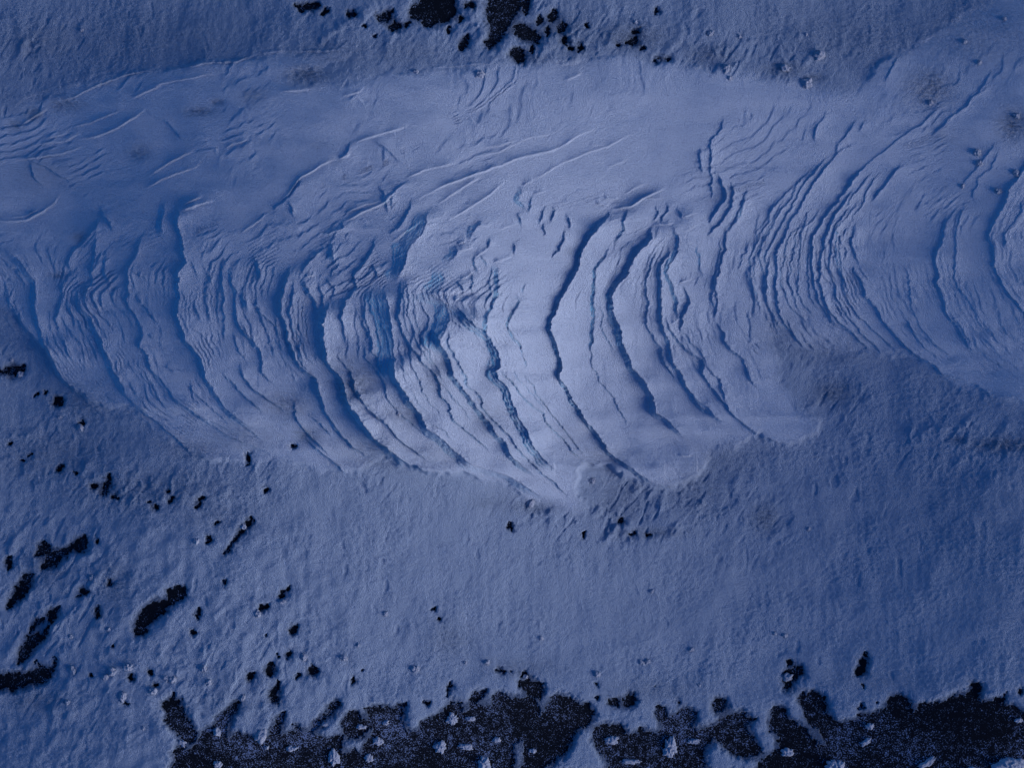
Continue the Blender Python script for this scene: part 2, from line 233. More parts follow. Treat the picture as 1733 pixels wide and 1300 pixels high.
# low scarps that face down the picture: (drop, width, points), x rising
HL = [
 (2.6, 2.2, "2 530,1140 620,1090 750,1000 860,900"), (4.5, 2.6, "2 350,1050 440,1000 550,945 650,905 760,860 880,820 1000,780 1100,750 1200,690 1320,630"),
 (2.4, 2.2, "2 480,1060 560,1000 640,950 720,900"), (2.4, 2.2, "2 330,920 430,880 540,850 600,830"),
 (3.6, 2.4, "2 20,1145 130,1090 230,1040 300,980"), (2.4, 2, "2 0,1110 120,1060 220,1030"), (2.8, 2.4, "2 60,745 160,710 260,680 350,655"),
 (2.6, 2.2, "2 920,940 1000,900 1080,850 1180,800 1300,760 1400,710 1500,670"),
 (5.5, 3.0, "E 665,235 740,222 810,210 860,185 910,155 990,110 1075,70"), (2.4, 2, "E 545,190 620,198 660,210"), (2.4, 2, "E 900,155 1000,156 1060,152"),
 (2.4, 2, "E 610,150 660,155 730,150"), (2, 2, "E 760,130 850,70 940,40"), (2.8, 2.2, "E 975,355 1050,345 1130,335"), (2, 2, "E 1190,295 1240,275 1300,255"),
 (3, 2.4, "E 1180,770 1230,755 1270,745"), (3, 2.4, "E 1120,1065 1150,1060 1190,1030"), (2.4, 2.2, "C 770,555 830,545 880,530"),
 (3.4, 2.4, "C 1015,640 1080,625 1130,605 1170,575"), (2.8, 2.2, "C 895,600 940,570 980,540"), (2.6, 2.2, "C 780,770 840,745 880,700"),
 (2.2, 2, "C 760,515 830,490"), (2.4, 2.2, "C 740,920 780,905"), (2, 2, "C 900,380 1010,375"), (2, 2, "C 1060,400 1200,355"), (2.4, 2, "C 1230,80 1270,55 1310,40"),
 (2.4, 2, "C 1310,135 1400,110"), (2.2, 2, "C 280,510 370,450 440,400 520,330"), (2.2, 2, "2 0,820 60,800"), (2, 2, "2 0,510 60,490 120,470"),
 (2.6, 2.2, "1 220,500 330,480 420,440 540,390 620,360 740,345 830,360"), (2.6, 2.2, "1 0,540 60,490 130,455 260,410"), (2.4, 2.2, "1 60,610 180,545 220,520"),
 (2.2, 2, "1 340,630 430,615 510,585 620,540"), (2.8, 2.2, "1 370,690 480,680 560,650 680,590 750,540"), (2.2, 2, "1 650,490 750,450 820,420"),
 (2.6, 2.4, "1 0,805 80,790 160,780 300,760 430,720"), (4, 3, "1 -60,1105 0,1105 100,1100 180,1070 250,1020 300,950"), (2, 2, "1 -20,1085 100,1080 200,1040"),
 (2.6, 2.2, "1 925,1070 1000,1050 1110,1025"), (2.2, 2, "1 920,1050 1050,1000"), (2.4, 2, "1 1150,760 1280,715"), (2, 2, "1 720,960 860,900 1000,860 1050,800"),
 (2, 2, "1 740,900 860,830 1000,760"), (3.2, 3, "1 860,350 940,330 1080,310 1200,315 1300,270 1440,258 1600,262 1733,258 2 60,240"), (3, 3, "1 0,230 100,165 200,150 250,160"), (2, 2, "1 440,355 590,325"),
 (1.8, 2, "1 750,430 900,405 1100,370"), (2.4, 2.2, "1 1410,1050 1480,1000 1540,915 1640,850 1733,820"), (2.6, 3, "1 1420,470 1480,475 1570,465 1620,435"),
 (2, 3, "2 430,350 560,345 700,330 800,330"), (2, 2, "1 130,720 300,700 400,660"), (1.8, 2, "1 200,690 330,655"), (2, 2, "4 400,190 440,170 460,155"), (2.2, 2, "4 480,270 530,255"),
 (2.4, 2.2, "H 40,253 120,240 180,220"), (2, 2, "H 990,630 1030,600 1090,570"), (2.2, 2, "H 970,750 1050,735"), (2.2, 2.2, "H 490,440 560,380 680,300"),
 (2.6, 3, "D 770,1185 850,1232 920,1210 980,1200"), (2.4, 2.4, "F 1170,970 1230,972 1290,962"), (2.6, 2.6, "6 600,768 660,770 720,745"), (1.4, 3, "9 1170,550 1300,535 1370,510"),
 (1.2, 3, "9 950,525 1080,515 1200,490"), (1.2, 3, "9 1330,450 1480,435 1600,425"), (2, 3, "2 1120,408 1220,370"),
 (1.6, 2, "2 700,770 800,745 900,720"), (1.6, 2, "2 640,820 800,780 960,700 1100,670"), (1.6, 2, "2 1250,740 1330,735"), (1.6, 2, "2 1330,860 1450,800"),
 (1.6, 2, "E 640,330 760,300"), (1.6, 2, "E 1200,400 1330,340"), (2, 2, "1 1170,280 1260,300"), (2.2, 2.4, "1 1280,245 1450,235"),
]
# bare dark patches: polygons and ellipses (tile, cx, cy, rx, ry, tilt)
HP = ["7 680,630 685,560 720,500 780,460 850,450 850,410 890,380 935,385 940,430 870,460 830,510 760,560 720,630",
 "7 180,300 220,240 180,220 150,245 150,220 200,165 225,200 240,225 300,210 370,160 415,120 428,180 400,210 350,200 290,250 240,290",
 "7 5,520 10,470 60,400 80,340 140,330 120,400 90,440 40,480", "7 60,795 70,740 110,660 180,640 240,590 200,660 130,720 90,780",
 "7 110,660 140,580 200,545 190,580 150,600", "7 220,520 270,500 290,490 250,560 235,590",
 "7 -200,860 0,850 60,845 130,840 180,800 150,770 200,800 220,830 250,800 260,735 268,800 240,850 190,880 120,890 50,930 0,910 -200,930",
 "7 830,960 870,950 880,900 890,940 880,970 940,945 905,985 940,1010 950,1060 990,1110 990,1160 950,1170 900,1110 880,1090 840,1060 860,1020 830,990",
 "7 1030,1120 1090,1070 1150,1000 1210,950 1220,970 1170,1040 1140,1130 1100,1120 1060,1130", "7 1380,900 1410,850 1415,900 1400,920 1420,960 1380,970 1370,920",
 "7 1390,1060 1440,1010 1440,1060 1400,1130 1370,1140", "7 1560,1130 1600,1050 1650,1020 1680,970 1733,955 1720,980 1660,1040 1600,1100", "7 1490,1060 1530,1110 1500,1130",
 "7 1280,20 1290,40 1200,150 1140,228 1135,220 1190,140 1240,80",
 "7 840,1400 900,1240 880,1210 930,1170 960,1220 1000,1180 1040,1110 1140,1110 1150,1160 1200,1120 1300,1150 1400,1130 1500,1120 1560,1120 1640,1150 1733,1130 1733,1400",
 "8 -5,1050 5,1070 40,1010 70,1010 130,1070 150,1040 120,990 230,990 270,1010 300,970 330,970 310,1010 310,1090 350,1125 405,1110 410,1060 480,1040 530,1000 540,970 600,970 610,1030 650,1000 640,960 680,910 730,910 720,940 670,960 680,985 760,990 770,940 810,920 850,960 960,940 1000,1010 1000,1065 970,1100 940,1130 910,1150 870,1180 855,1400 -5,1400 -5,1250 60,1200 100,1240 130,1170 180,1090 150,1080 100,1140 30,1140",
 "8 1000,1070 1040,990 1080,930 1150,950 1200,990 1250,980 1275,1020 1250,1080 1190,1100 1130,1220 1050,1270 1010,1300 1010,1400 900,1400 930,1200 925,1160 950,1110",
 "8 1270,1110 1330,1080 1420,1090 1440,1140 1500,1140 1500,1090 1560,1130 1600,1140 1640,1070 1590,1050 1600,990 1640,1000 1640,1060 1690,1040 1733,1010 1800,1010 1760,1110 1733,1400 1360,1400 1350,1260 1280,1180",
 "8 890,880 940,855 1020,885 1010,960 960,930", "8 1340,960 1390,950 1405,990 1370,985", "8 1420,990 1440,930 1490,935 1460,1000",
 "9 0,1000 20,1020 40,1090 90,1120 130,1110 150,1150 110,1200 120,1400 -10,1400", "9 90,1120 170,1080 250,1030 300,1015 330,1050 400,1040 330,1080 320,1120 350,1140 410,1210 330,1240 240,1210 190,1160 150,1125",
 "9 445,1110 450,1040 480,990 530,1000 530,1060 600,1080 660,1150 700,1185 735,1180 700,1120 640,1060 600,970 650,910 725,950 720,1030 800,1070 880,1050 880,1020 920,1030 1000,1010 1030,980 1040,930 1100,920 1140,960 1150,1050 1165,1010 1190,960 1280,960 1340,925 1440,900 1500,960 1590,920 1600,870 1605,920 1570,955 1650,970 1700,1000 1733,1050 2300,1100 2300,1400 410,1400 380,1270 490,1200 490,1130",
 "9 515,820 560,800 600,800 625,780 605,840 560,860", "9 1440,900 1430,860 1470,845 1485,870 1460,920", "9 1700,900 1740,890 1740,960",
 "2 340,50 400,0 400,-60 560,-60 575,60 540,100 480,100 450,135 400,110 420,80 350,90", "2 740,-60 930,-60 880,60 840,120 800,200 740,250 720,220 760,180 740,110",
 "2 870,120 920,110 1000,180 1000,215 930,190 870,170", "2 850,260 900,240 930,300 890,325", "2 175,100 240,50 260,40 240,95",
 "4 -60,580 30,560 100,555 90,580 50,605 10,600"]
HE = [("7", e) for e in ((1485,600,18,24,0),(1465,725,15,15,0),(1370,800,19,32,.2),(1590,805,20,25,.5),(1270,833,24,16,-.5),(1515,833,18,8,-.3),(665,845,12,15,0),(985,615,15,10,0),
  (1005,520,10,28,.4),(1340,485,18,14,-.4),(1460,385,9,14,.4),(1430,420,8,20,.2),(1140,360,14,9,-.6),(410,415,20,18,0),(385,445,14,8,-.3),(550,365,10,20,.3),(485,520,9,35,.15),
  (1065,140,10,24,.5),(455,840,7,8,0),(760,820,14,11,-.5),(8,280,9,40,.1),(1410,730,8,6,0),(790,882,22,7,-.1),(1105,60,9,14,.7),(480,155,10,10,0),(635,970,14,6,0),(570,690,8,5,0),(1355,630,7,9,0))]
HE += [("8", e) for e in ((920,830,15,11,0),(800,810,25,7,.2),(860,815,12,7,0),(1290,885,10,8,0),(430,972,20,8,0),(550,880,11,12,0),(540,920,7,20,.2),(475,500,12,7,0),(497,548,12,8,0),(110,800,7,6,0),
  (65,860,8,20,.5),(1225,130,6,18,.2),(850,80,9,24,0),(1420,60,8,20,.4),(1480,122,16,7,0),(1560,130,18,7,-.3),(1585,890,8,6,0),(1290,945,12,8,0),(1700,970,10,12,0))]
HE += [("9", e) for e in ((195,985,34,34,0),(555,770,14,11,0),(540,885,21,24,0),(605,935,12,20,.2),(930,720,10,9,0),(912,780,17,42,.3),(890,825,8,14,.3),(905,875,7,8,0),(900,980,12,14,.2),(1665,885,12,13,0),(470,1000,16,10,0),(978,958,9,5,0))]
HE += [("2", e) for e in ((270,130,34,18,-.4),(620,215,12,45,.35),(215,75,40,16,-.3),(650,15,32,14,0),(50,65,22,14,0),(1115,130,16,26,.3),(1600,300,24,7,-.2),(1000,90,10,30,.2),(1160,240,16,7,0),(1470,200,36,10,-.3),(1490,150,20,14,-.4),(935,0,14,60,.1),(600,90,10,16,0),(175,180,10,6,0),(1600,40,8,24,.1))]
HE += [("2", e) for e in ((1070,70,14,34,.3),(1040,150,12,26,.3),(1130,200,10,22,.2),(1210,235,9,24,.1),(960,250,12,14,0),(1240,120,7,12,.3),(1520,235,22,7,-.2),(1400,215,14,7,0),(540,150,8,20,.1),(330,120,16,10,-.4),(120,130,10,6,0),(1650,290,14,6,0))]
HE += [("1", e) for e in ((1560,20,46,16,-.3),(1640,48,20,10,-.6),(1500,10,22,8,0))]
HE += [("4", e) for e in ((275,735,22,22,0),(155,703,9,8,0),(208,690,10,9,0),(285,1080,20,10,-.5),(465,1170,18,11,-.5),(525,1178,17,25,.5),(580,1217,14,10,0),(790,1272,11,14,0),(870,1235,8,20,.5),
  (1000,1260,20,8,-.5),(1268,1020,7,30,.1),(1355,1180,9,14,.2),(400,845,12,12,0),(75,1040,12,5,0),(1500,958,22,5,-.3),(15,960,12,8,0),(120,1010,18,5,-.4),(545,1130,7,30,.2),(1030,1230,24,6,-.6),(855,1190,12,5,-.6),(370,1100,12,5,-.7),(755,1245,8,5,0))]
# thin, worn snow that lets the dark ground show (soft): x, y, rx, ry, amount
SM = [(610,650,34,34,.75),(490,685,40,22,.6),(525,735,22,14,.7),(1415,665,34,22,.7),(1690,752,55,14,.8),(1620,745,16,8,.7),(1570,150,40,34,.8),(1705,215,24,26,.9),(520,128,34,16,.85),(640,760,60,26,.45),(690,700,34,26,.5),
 (100,170,34,14,.6),(45,185,18,12,.7),(12,205,14,10,.6),(340,190,26,8,.8),(370,175,12,6,.7),(430,165,22,14,.45),(235,258,22,14,.55),(60,290,60,34,.3),(130,400,14,10,.6),(90,465,16,6,.6),(570,280,14,8,.2),
 (1070,60,60,26,.8),(970,60,50,50,.5),(1200,90,40,20,.6),(1330,115,40,14,.7),(1380,130,22,8,.6),(1120,95,20,8,.7),(690,90,60,20,.35),(560,90,70,26,.4),(60,60,80,40,.4),(250,60,220,60,.3),(900,100,30,10,.6),
 (830,850,40,14,.35),(1050,850,60,40,.4),(1180,830,60,50,.4),(900,860,40,12,.6),(1300,880,24,24,.75),(1100,905,70,10,.6),(1230,780,60,30,.35),(1010,775,50,20,.45),(1410,590,90,26,.35),(1330,560,50,40,.35),
 (90,770,120,50,.4),(250,830,160,40,.45),(70,960,40,40,.5),(190,990,30,40,.45),(420,740,60,30,.35),(330,760,60,20,.4),(130,680,60,40,.35),(760,1080,34,30,.45),(880,1130,60,16,.4),(740,640,26,40,.45),(820,700,36,40,.4),(545,250,20,10,.2),
 (1100,1170,80,20,.35),(1600,860,120,90,.15),(1640,60,110,60,.35),(1440,60,160,60,.3),(370,870,90,30,.3),(400,1190,80,40,.25),(50,1190,50,22,.5),(1480,1150,120,20,.2),(1590,235,40,20,.2),
 (1040,340,10,4,.1),(985,440,8,30,.1),(1330,420,60,40,.1),(590,620,30,24,.4),(970,735,30,20,.3),(740,770,50,24,.35),(905,790,30,18,.2)]
DRIFT = "X -700,260 -300,230 -100,215 0,185 60,160 130,142 200,122 300,112 400,104 480,92 600,86 610,100 540,112 470,140 520,160 600,142 700,126 800,118 900,112 1000,100 1070,94 1130,108 1190,118 1260,125 1330,135 1400,150 1460,160 1480,110 1560,70 1640,20 1733,-20 1900,-100 2400,-200 2400,760 1900,700 1740,684 1660,668 1600,642 1560,606 1500,596 1420,600 1360,584 1320,560 1300,575 1320,600 1318,640 1355,690 1400,720 1385,742 1335,756 1285,738 1240,760 1200,770 1190,800 1150,830 1090,812 1040,792 1000,780 970,800 975,840 1000,872 960,865 900,848 850,812 790,800 735,796 690,790 640,770 600,800 560,792 500,785 450,778 400,775 350,772 310,758 280,728 230,690 180,690 120,655 80,600 40,560 0,515 -100,470 -300,400 -700,400"

# ------------------------------------------------------------------ plan grid
def axis(lo, hi, step, far):
    a = list(np.arange(lo, hi + step, step)); d = step; x = a[-1]; up = []
    while x < hi + far: d *= 1.055; x += d; up.append(x)
    d = step; x = a[0]; dn = []
    while x > lo - far: d *= 1.055; x -= d; dn.append(x)
    return np.array(dn[::-1] + a + up)
STEP = 1.25
gx = axis(-40, W + 40, STEP, 5000); gy = axis(-40, H + 40, STEP, 5000)
X, Y = np.meshgrid(gx, gy); X = X.astype(np.float32); Y = Y.astype(np.float32)
NX, NY = len(gx), len(gy)
def crop(lo, hi, g):
    return max(0, np.searchsorted(g, lo) - 1), min(len(g), np.searchsorted(g, hi) + 1)

# shared ragged warp
w1 = noise(X / 42, Y / 26, 1); w2 = noise(X / 16, Y / 11, 2); w3 = noise(X / 7, Y / 4.5, 3)
WX = X + 3.0 * w1 + 2.2 * w2 + 1.8 * w3
WY = Y + 2.4 * noise(X / 45, Y / 45, 4) + 1.0 * noise(X / 14, Y / 14, 5)
Z = np.zeros_like(X)
LAYER_SHADE = np.zeros_like(X)  # riser-face mask: layer stripes plus blue shade painted into the colour
wob = noise(X / 30, Y / 60, 6); wob2 = noise(X / 9, Y / 22, 7); wob3 = noise(X / 60, Y / 40, 8)
DSC = 0.9
def add_v(A, w, n, L, toe, s, seed):
    p = pts(s); o = np.argsort(p[:, 1], kind='stable'); p = p[o]
    y0, y1 = p[0, 1], p[-1, 1]; xm = p[:, 0].mean()
    A = A * (.68 if xm > 1270 else .78 if xm < 420 else 1.0)
    j0, j1 = crop(y0 - 70, y1 + 70, gy)
    yy = gy[j0:j1]
    fine = np.arange(y0 - 90, y1 + 90, 1.0)
    xf = np.interp(fine, p[:, 1], p[:, 0])
    k = np.exp(-np.linspace(-2, 2, 9) ** 2); k /= k.sum()
    pad = np.pad(xf, 4, mode='edge'); xs = np.convolve(pad, k, 'valid')
    sl = np.gradient(xs); k2 = np.ones(15) / 15; sl = np.convolve(np.pad(sl, 7, mode='edge'), k2, 'valid')
    xl = np.interp(yy, fine, xs); cs = 1 / np.sqrt(1 + np.interp(yy, fine, sl) ** 2)
    ln = (y1 - y0)
    e = min(0.45, 14 / ln + .05)
    i0, i1 = crop(xl.min() - w - 120, xl.max() + 4 * L + 20, gx)
    sub = (slice(j0, j1), slice(i0, i1))
    d = (WX[sub] - xl[:, None]) * cs[:, None]
    yt = yy[:, None] + .55 * np.maximum(d, 0); yb = yy[:, None] - .42 * np.maximum(d, 0) + 5 * wob3[sub]
    eb = min(.5, (8 + .8 * A) / ln)
    amp = sstep(-8 / ln, e, (yt - y0) / ln) * sstep(-8 / ln, eb, (y1 - yb) / ln) * A * DSC
    av = amp * (1 + .35 * wob3[sub])
    ww = (w * .9 if n >= 3 else w * .7 + .2 * A) * (.55 + .45 * (amp / (A * DSC + 1e-6))) * (1 + .3 * wob[sub])
    u = np.clip(-d / ww, 0, 1)                        # 0 at lip, 1 at foot
    if n > 1:
        q = (1 - u) ** 1.35 * n + .4 * wob2[sub] * np.sin(np.pi * u) + .12 * noise(X[sub] / 5, Y[sub] / 60, seed) * np.sin(np.pi * u)
        fl = np.floor(q); fr = q - fl
        prof = np.clip((fl + sstep(.5, .98, fr)) / n, 0, 1)
        lay = .1 + .9 * sstep(.3, .6, fr)
    else:
        prof = (1 - u) ** 3.2; lay = .8 * (1 - u)
    right = np.exp(-np.maximum(d, 0) / L) + .10 * np.exp(-np.maximum(d, 0) / 3.5)
    kt = min(.6, toe * 1.15); prof = (1 - kt) * prof + kt * np.exp(np.minimum(d, 0) / (8 + .42 * L))
    Z[sub] += av * np.where(d >= 0, right, prof)
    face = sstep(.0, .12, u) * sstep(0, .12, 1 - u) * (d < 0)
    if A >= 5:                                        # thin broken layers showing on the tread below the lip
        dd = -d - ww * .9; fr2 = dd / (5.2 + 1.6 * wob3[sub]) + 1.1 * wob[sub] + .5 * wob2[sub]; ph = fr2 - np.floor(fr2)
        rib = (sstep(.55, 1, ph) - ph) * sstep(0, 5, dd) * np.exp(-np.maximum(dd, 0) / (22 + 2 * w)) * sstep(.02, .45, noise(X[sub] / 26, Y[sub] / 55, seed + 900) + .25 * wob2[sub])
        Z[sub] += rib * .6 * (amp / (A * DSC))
    LAYER_SHADE[sub] = np.maximum(LAYER_SHADE[sub], lay * (1.0 if n >= 3 else .9) * face * (cs[:, None] ** 2) * (amp / (A * DSC + 1e-6)) ** 2)
for k, (A, w, n, L, toe, s) in enumerate(V): add_v(A, w, n, L, toe, s, 100 + k)
def add_h(A, w, s):
    p = pts(s); o = np.argsort(p[:, 0], kind='stable'); p = p[o]
    x0, x1 = p[0, 0], p[-1, 0]
    i0, i1 = crop(x0 - 6, x1 + 6, gx); xx = gx[i0:i1]
    fine = np.arange(x0 - 20, x1 + 20, 1.0); yf = np.interp(fine, p[:, 0], p[:, 1])
    k = np.exp(-np.linspace(-2, 2, 9) ** 2); k /= k.sum(); ys = np.convolve(np.pad(yf, 4, mode='edge'), k, 'valid')
    yl = np.interp(xx, fine, ys); t = (xx - x0) / (x1 - x0)
    amp = sstep(-.02, .3, t) * sstep(-.02, .3, 1 - t) * A * .95
    j0, j1 = crop(yl.min() - 60, yl.max() + 20, gy); sub = (slice(j0, j1), slice(i0, i1))
    d = WY[sub] - yl[None, :]
    Z[sub] += amp[None, :] * (1 + .5 * wob[sub]) * np.where(d < 0, np.exp(d / 6), 1 - sstep(0, w * .7, d))
for A, w, s in HL: add_h(A, w, s)
GUIDE = ["A -20,340 60,400 110,450 155,510 150,600 155,660 175,720 195,800 240,880 270,950 340,1030 420,1100 500,1170 560,1210",
 "A 380,560 385,600 400,650 450,690 480,760 510,830 545,900 575,970 630,1060 700,1130", "A 665,400 630,450 640,520 625,600 650,650 690,700 715,770 690,820 740,880 750,940 800,990 850,1050 870,1090 950,1140 1040,1190",
 "A 870,130 895,180 890,250 910,330 930,420 890,480 890,560 890,660 905,720 930,800 970,840 1000,890 1020,950 1040,1000 1080,1070 1120,1120 1170,1170 1250,1220",
 "B 250,140 240,240 250,350 250,450 260,540 280,600 310,740 370,800 440,860 600,1000", V[86][5] if False else "H 860,680 850,780 812,830 800,1010 850,1110 845,1210 885,1290 B 600,590 640,660 700,700 730,800 735,850 770,910 820,970 880,1030 930,1060",
 "H 1150,920 1135,1010 1095,1090 1110,1180 1135,1290 B 760,610 790,660 830,710 845,780 880,840 920,910 970,970 1030,1030 1100,1080 1160,1120 1230,1150",
 "C 235,830 270,920 290,1050 300,1150 310,1250 D 305,240 325,350 345,410 380,480 430,560 490,630 530,710 545,750 600,790 660,840 720,900 790,960 850,1010",
 "C 620,850 650,910 690,950 712,1020 690,1100 672,1150 650,1190 645,1230 665,1290 D 690,220 720,300 750,390 800,460 850,530 910,600 960,670 1010,750 1060,810 1110,870 1130,930 1190,990 1250,1050",
 "C 740,940 780,990 830,1040 900,1100 960,1150 1010,1200 1045,1270 D 1040,180 1065,260 1070,310 1040,340 1070,400 1120,460 1150,530 1170,600 1190,670 1240,730 1280,790 1280,830 1310,890 1370,960 1420,1020 1505,1085",
 V[0][5], V[4][5], V[11][5], "E 1510,370 1525,430 1525,520 1490,600 1470,700 1440,800 1470,880 1460,950 1455,1020 F 1460,0 1510,50 1510,100 1560,170 1620,210 1665,245 1733,430",
 "G 740,190 660,290 600,380 560,460 500,540 470,640 430,710 425,800 430,880 445,960 450,1030 490,1100 540,1160 580,1205", "G 880,260 850,300 800,370 750,440 700,500 650,570 620,640 620,720 615,800 640,880 650,950 700,1030 740,1090",
 "G 930,440 840,560 825,640 840,700 830,780 880,860 900,940 960,1010 1000,1080 1060,1150 1110,1210 1170,1265", "G 1310,520 1300,600 1290,660 1250,740 1270,810 1275,900 1305,980 1300,1020 1350,1080 1400,1160 1445,1230",
 "G 1740,200 1715,260 1690,310 1640,370 1600,460 1560,540 1525,610 1550,700 1555,790 1590,870 1640,950 1700,1030 1740,1090 1790,1150"]
rows = []
for s in GUIDE:
    p = pts(s); p = p[np.argsort(p[:, 1], kind='stable')]; a = p[0]; b = p[-1]
    top = [(a[0] + 640, a[1] - 300), (a[0] + 520, a[1] - 215), (a[0] + 380, a[1] - 165), (a[0] + 220, a[1] - 112), (a[0] + 90, a[1] - 55)]
    bot = [(b[0] + 90, b[1] + 50), (b[0] + 260, b[1] + 110)]
    p = np.array(top + [tuple(q) for q in p] + bot); xr = np.interp(gy, p[:, 1], p[:, 0])
    k = np.exp(-np.linspace(-2, 2, 25) ** 2); k /= k.sum(); rows.append(np.convolve(np.pad(xr, 12, mode='edge'), k, 'valid'))
rows = np.array(rows)
for i in range(1, len(rows)): rows[i] = np.maximum(rows[i], rows[i - 1] + 14)
gap = np.array([0] + [max(20, float(np.median(rows[i] - rows[i - 1]))) for i in range(1, len(rows))]); val = np.cumsum(gap)
FI = np.empty_like(X)
for j in range(NY): FI[j] = np.interp(WX[j], rows[:, j], val, left=None, right=None) + np.minimum(0, WX[j] - rows[0, j]) + np.maximum(0, WX[j] - rows[-1, j])
def layers(sp, amp, seed, cut, sx_, sy_):
    q = FI / sp + .9 * noise(X / 70, Y / 90, seed) + .25 * noise(X / 14, Y / 40, seed + 1)
    ph = q - np.floor(q); msk = sstep(cut, cut + .35, noise(X / sx_, Y / sy_, seed + 2) + .35 * noise(X / 17, Y / 30, seed + 3))
    return amp * msk * (sstep(.80, 1.0, ph) - ph + .4)
BACK0 = np.array([(-700, 440), (0, 420), (100, 390), (300, 385), (430, 410), (600, 420), (740, 380), (960, 350), (1120, 380), (1240, 420), (1400, 330), (1500, 320), (1800, 320)], float)
wl = .10 + .90 * sstep(-50, 70, Y - np.interp(gx, BACK0[:, 0], BACK0[:, 1])[None, :] + 30 * noise(X / 60, Y / 60, 430))
wl = wl * (1 - .55 * sstep(1430, 1530, X)) * (1 - .7 * sstep(580, 680, Y) * sstep(300, 420, X))
for (cx, cy, rx, ry) in [(915,600,42,85),(905,470,45,90),(1010,650,46,130),(1090,640,46,110),(760,625,36,55),(245,560,45,75),(300,620,30,90),(880,760,20,50),(1180,700,40,60),(1240,560,30,120),(400,560,24,100),(800,425,100,60),(880,400,60,60),(60,540,22,90)]:
    wl = wl * (1 - .88 * np.exp(-(((X - cx) / rx) ** 2 + ((Y - cy) / ry) ** 2) ** 2))
LAY = (layers(11, 1.5, 401, .02, 60, 90) + layers(6.2, .8, 411, .02, 34, 60) + layers(23, 2.2, 421, .02, 110, 120)) * wl + layers(38, 1.9, 441, .05, 190, 150) * (1 - sstep(.2, .8, wl)) * (1 - .45 * sstep(700, 1000, X)) * sstep(760, 600, Y)

# ------------------------------------------------------------------ masks on a unit raster
MX0, MY0, MW, MH = -760, -560, 3300, 2460
def raster_poly(p, img, val=1.0):
    x0 = max(0, int(p[:, 0].min() - MX0) - 1); x1 = min(MW, int(p[:, 0].max() - MX0) + 2)
    y0 = max(0, int(p[:, 1].min() - MY0) - 1); y1 = min(MH, int(p[:, 1].max() - MY0) + 2)
    xx, yy = np.meshgrid(np.arange(x0, x1) + MX0, np.arange(y0, y1) + MY0)
    ins = np.zeros(xx.shape, bool); n = len(p)
    for i in range(n):
        ax, ay = p[i]; bx, by = p[(i + 1) % n]
        if ay == by: continue
        c = ((yy < ay) != (yy < by)) & (xx < (bx - ax) * (yy - ay) / (by - ay) + ax)
        ins ^= c
    img[y0:y1, x0:x1][ins] = val
def blur(img, s):
    r = int(3 * s) + 1; k = np.exp(-.5 * (np.arange(-r, r + 1) / s) ** 2); k /= k.sum()
    def one(a):
        b = np.pad(a, ((0, 0), (r, r)), mode='edge'); c = np.zeros_like(a)
        for i, kk in enumerate(k): c += kk * b[:, i:i + a.shape[1]]
        return c
    if s > 8:
        f = int(s // 4); h = (img.shape[0] // f) * f; w_ = (img.shape[1] // f) * f
        sm = img[:h, :w_].reshape(h // f, f, w_ // f, f).mean((1, 3)); sm = blur(sm, s / f)
        yi = np.clip((np.arange(img.shape[0]) + .5) / f - .5, 0, sm.shape[0] - 1.001); xi = np.clip((np.arange(img.shape[1]) + .5) / f - .5, 0, sm.shape[1] - 1.001)
        return bil(sm, xi[None, :] + 0 * yi[:, None], yi[:, None] + 0 * xi[None, :])
    return one(one(img).T).T
def bil(im, x, y):
    x = np.clip(x, 0, im.shape[1] - 1.001); y = np.clip(y, 0, im.shape[0] - 1.001)
    i = x.astype(int); j = y.astype(int); a = (x - i).astype(np.float32); b = (y - j).astype(np.float32)
    return (im[j, i] * (1 - a) + im[j, i + 1] * a) * (1 - b) + (im[j + 1, i] * (1 - a) + im[j + 1, i + 1] * a) * b
drift_i = np.zeros((MH, MW), np.float32); raster_poly(pts(DRIFT), drift_i)
hole_i = np.zeros((MH, MW), np.float32)
for s in HP: raster_poly(pts(s), hole_i)
# the dark flat goes on below the frame
raster_poly(np.array([(280, 1306), (2100, 1306), (2300, 1420), (1500, 1480), (900, 1440), (300, 1400)]), hole_i)
yy0, xx0 = np.mgrid[0:MH, 0:MW]
for t, (cx, cy, rx, ry, a) in HE:
    ox, oy, f = T[t]; cx = ox + cx / f; cy = oy + cy / f; rx = rx / f; ry = ry / f; r = max(rx, ry) + 2
    j0, j1, i0, i1 = int(cy - r - MY0), int(cy + r - MY0) + 2, int(cx - r - MX0), int(cx + r - MX0) + 2
    dx = xx0[j0:j1, i0:i1] + MX0 - cx; dy = yy0[j0:j1, i0:i1] + MY0 - cy
    ca, sa = math.cos(a), math.sin(a)
    u = (dx * ca + dy * sa) / rx; v = (-dx * sa + dy * ca) / ry
    hole_i[j0:j1, i0:i1][(u * u + v * v) < 1.1] = 1
hole_s = blur(hole_i, 1.4); hole_w = blur(hole_i, 8); hole_m = blur(hole_i, 5.0)
dr_s = blur(drift_i, 9.0)
mxw = X - MX0 + 3.4 * noise(X / 16, Y / 16, 31) + 2.6 * noise(X / 6.5, Y / 6.5, 32) + 1.3 * noise(X / 3, Y / 3, 33)
myw = Y - MY0 + 3.4 * noise(X / 16, Y / 16, 34) + 2.6 * noise(X / 6.5, Y / 6.5, 35) + 1.3 * noise(X / 3, Y / 3, 36)
M = bil(hole_s, mxw, myw); MWd = bil(hole_w, mxw, myw); MM = bil(hole_m, mxw, myw)
HZ = np.zeros_like(X)
DR = bil(dr_s, X - MX0 + 9 * noise(X / 40, Y / 40, 37) + 4 * noise(X / 11, Y / 11, 38), Y - MY0 + 9 * noise(X / 40, Y / 40, 39) + 4 * noise(X / 11, Y / 11, 40))
DRs = sstep(.25, .75, DR)
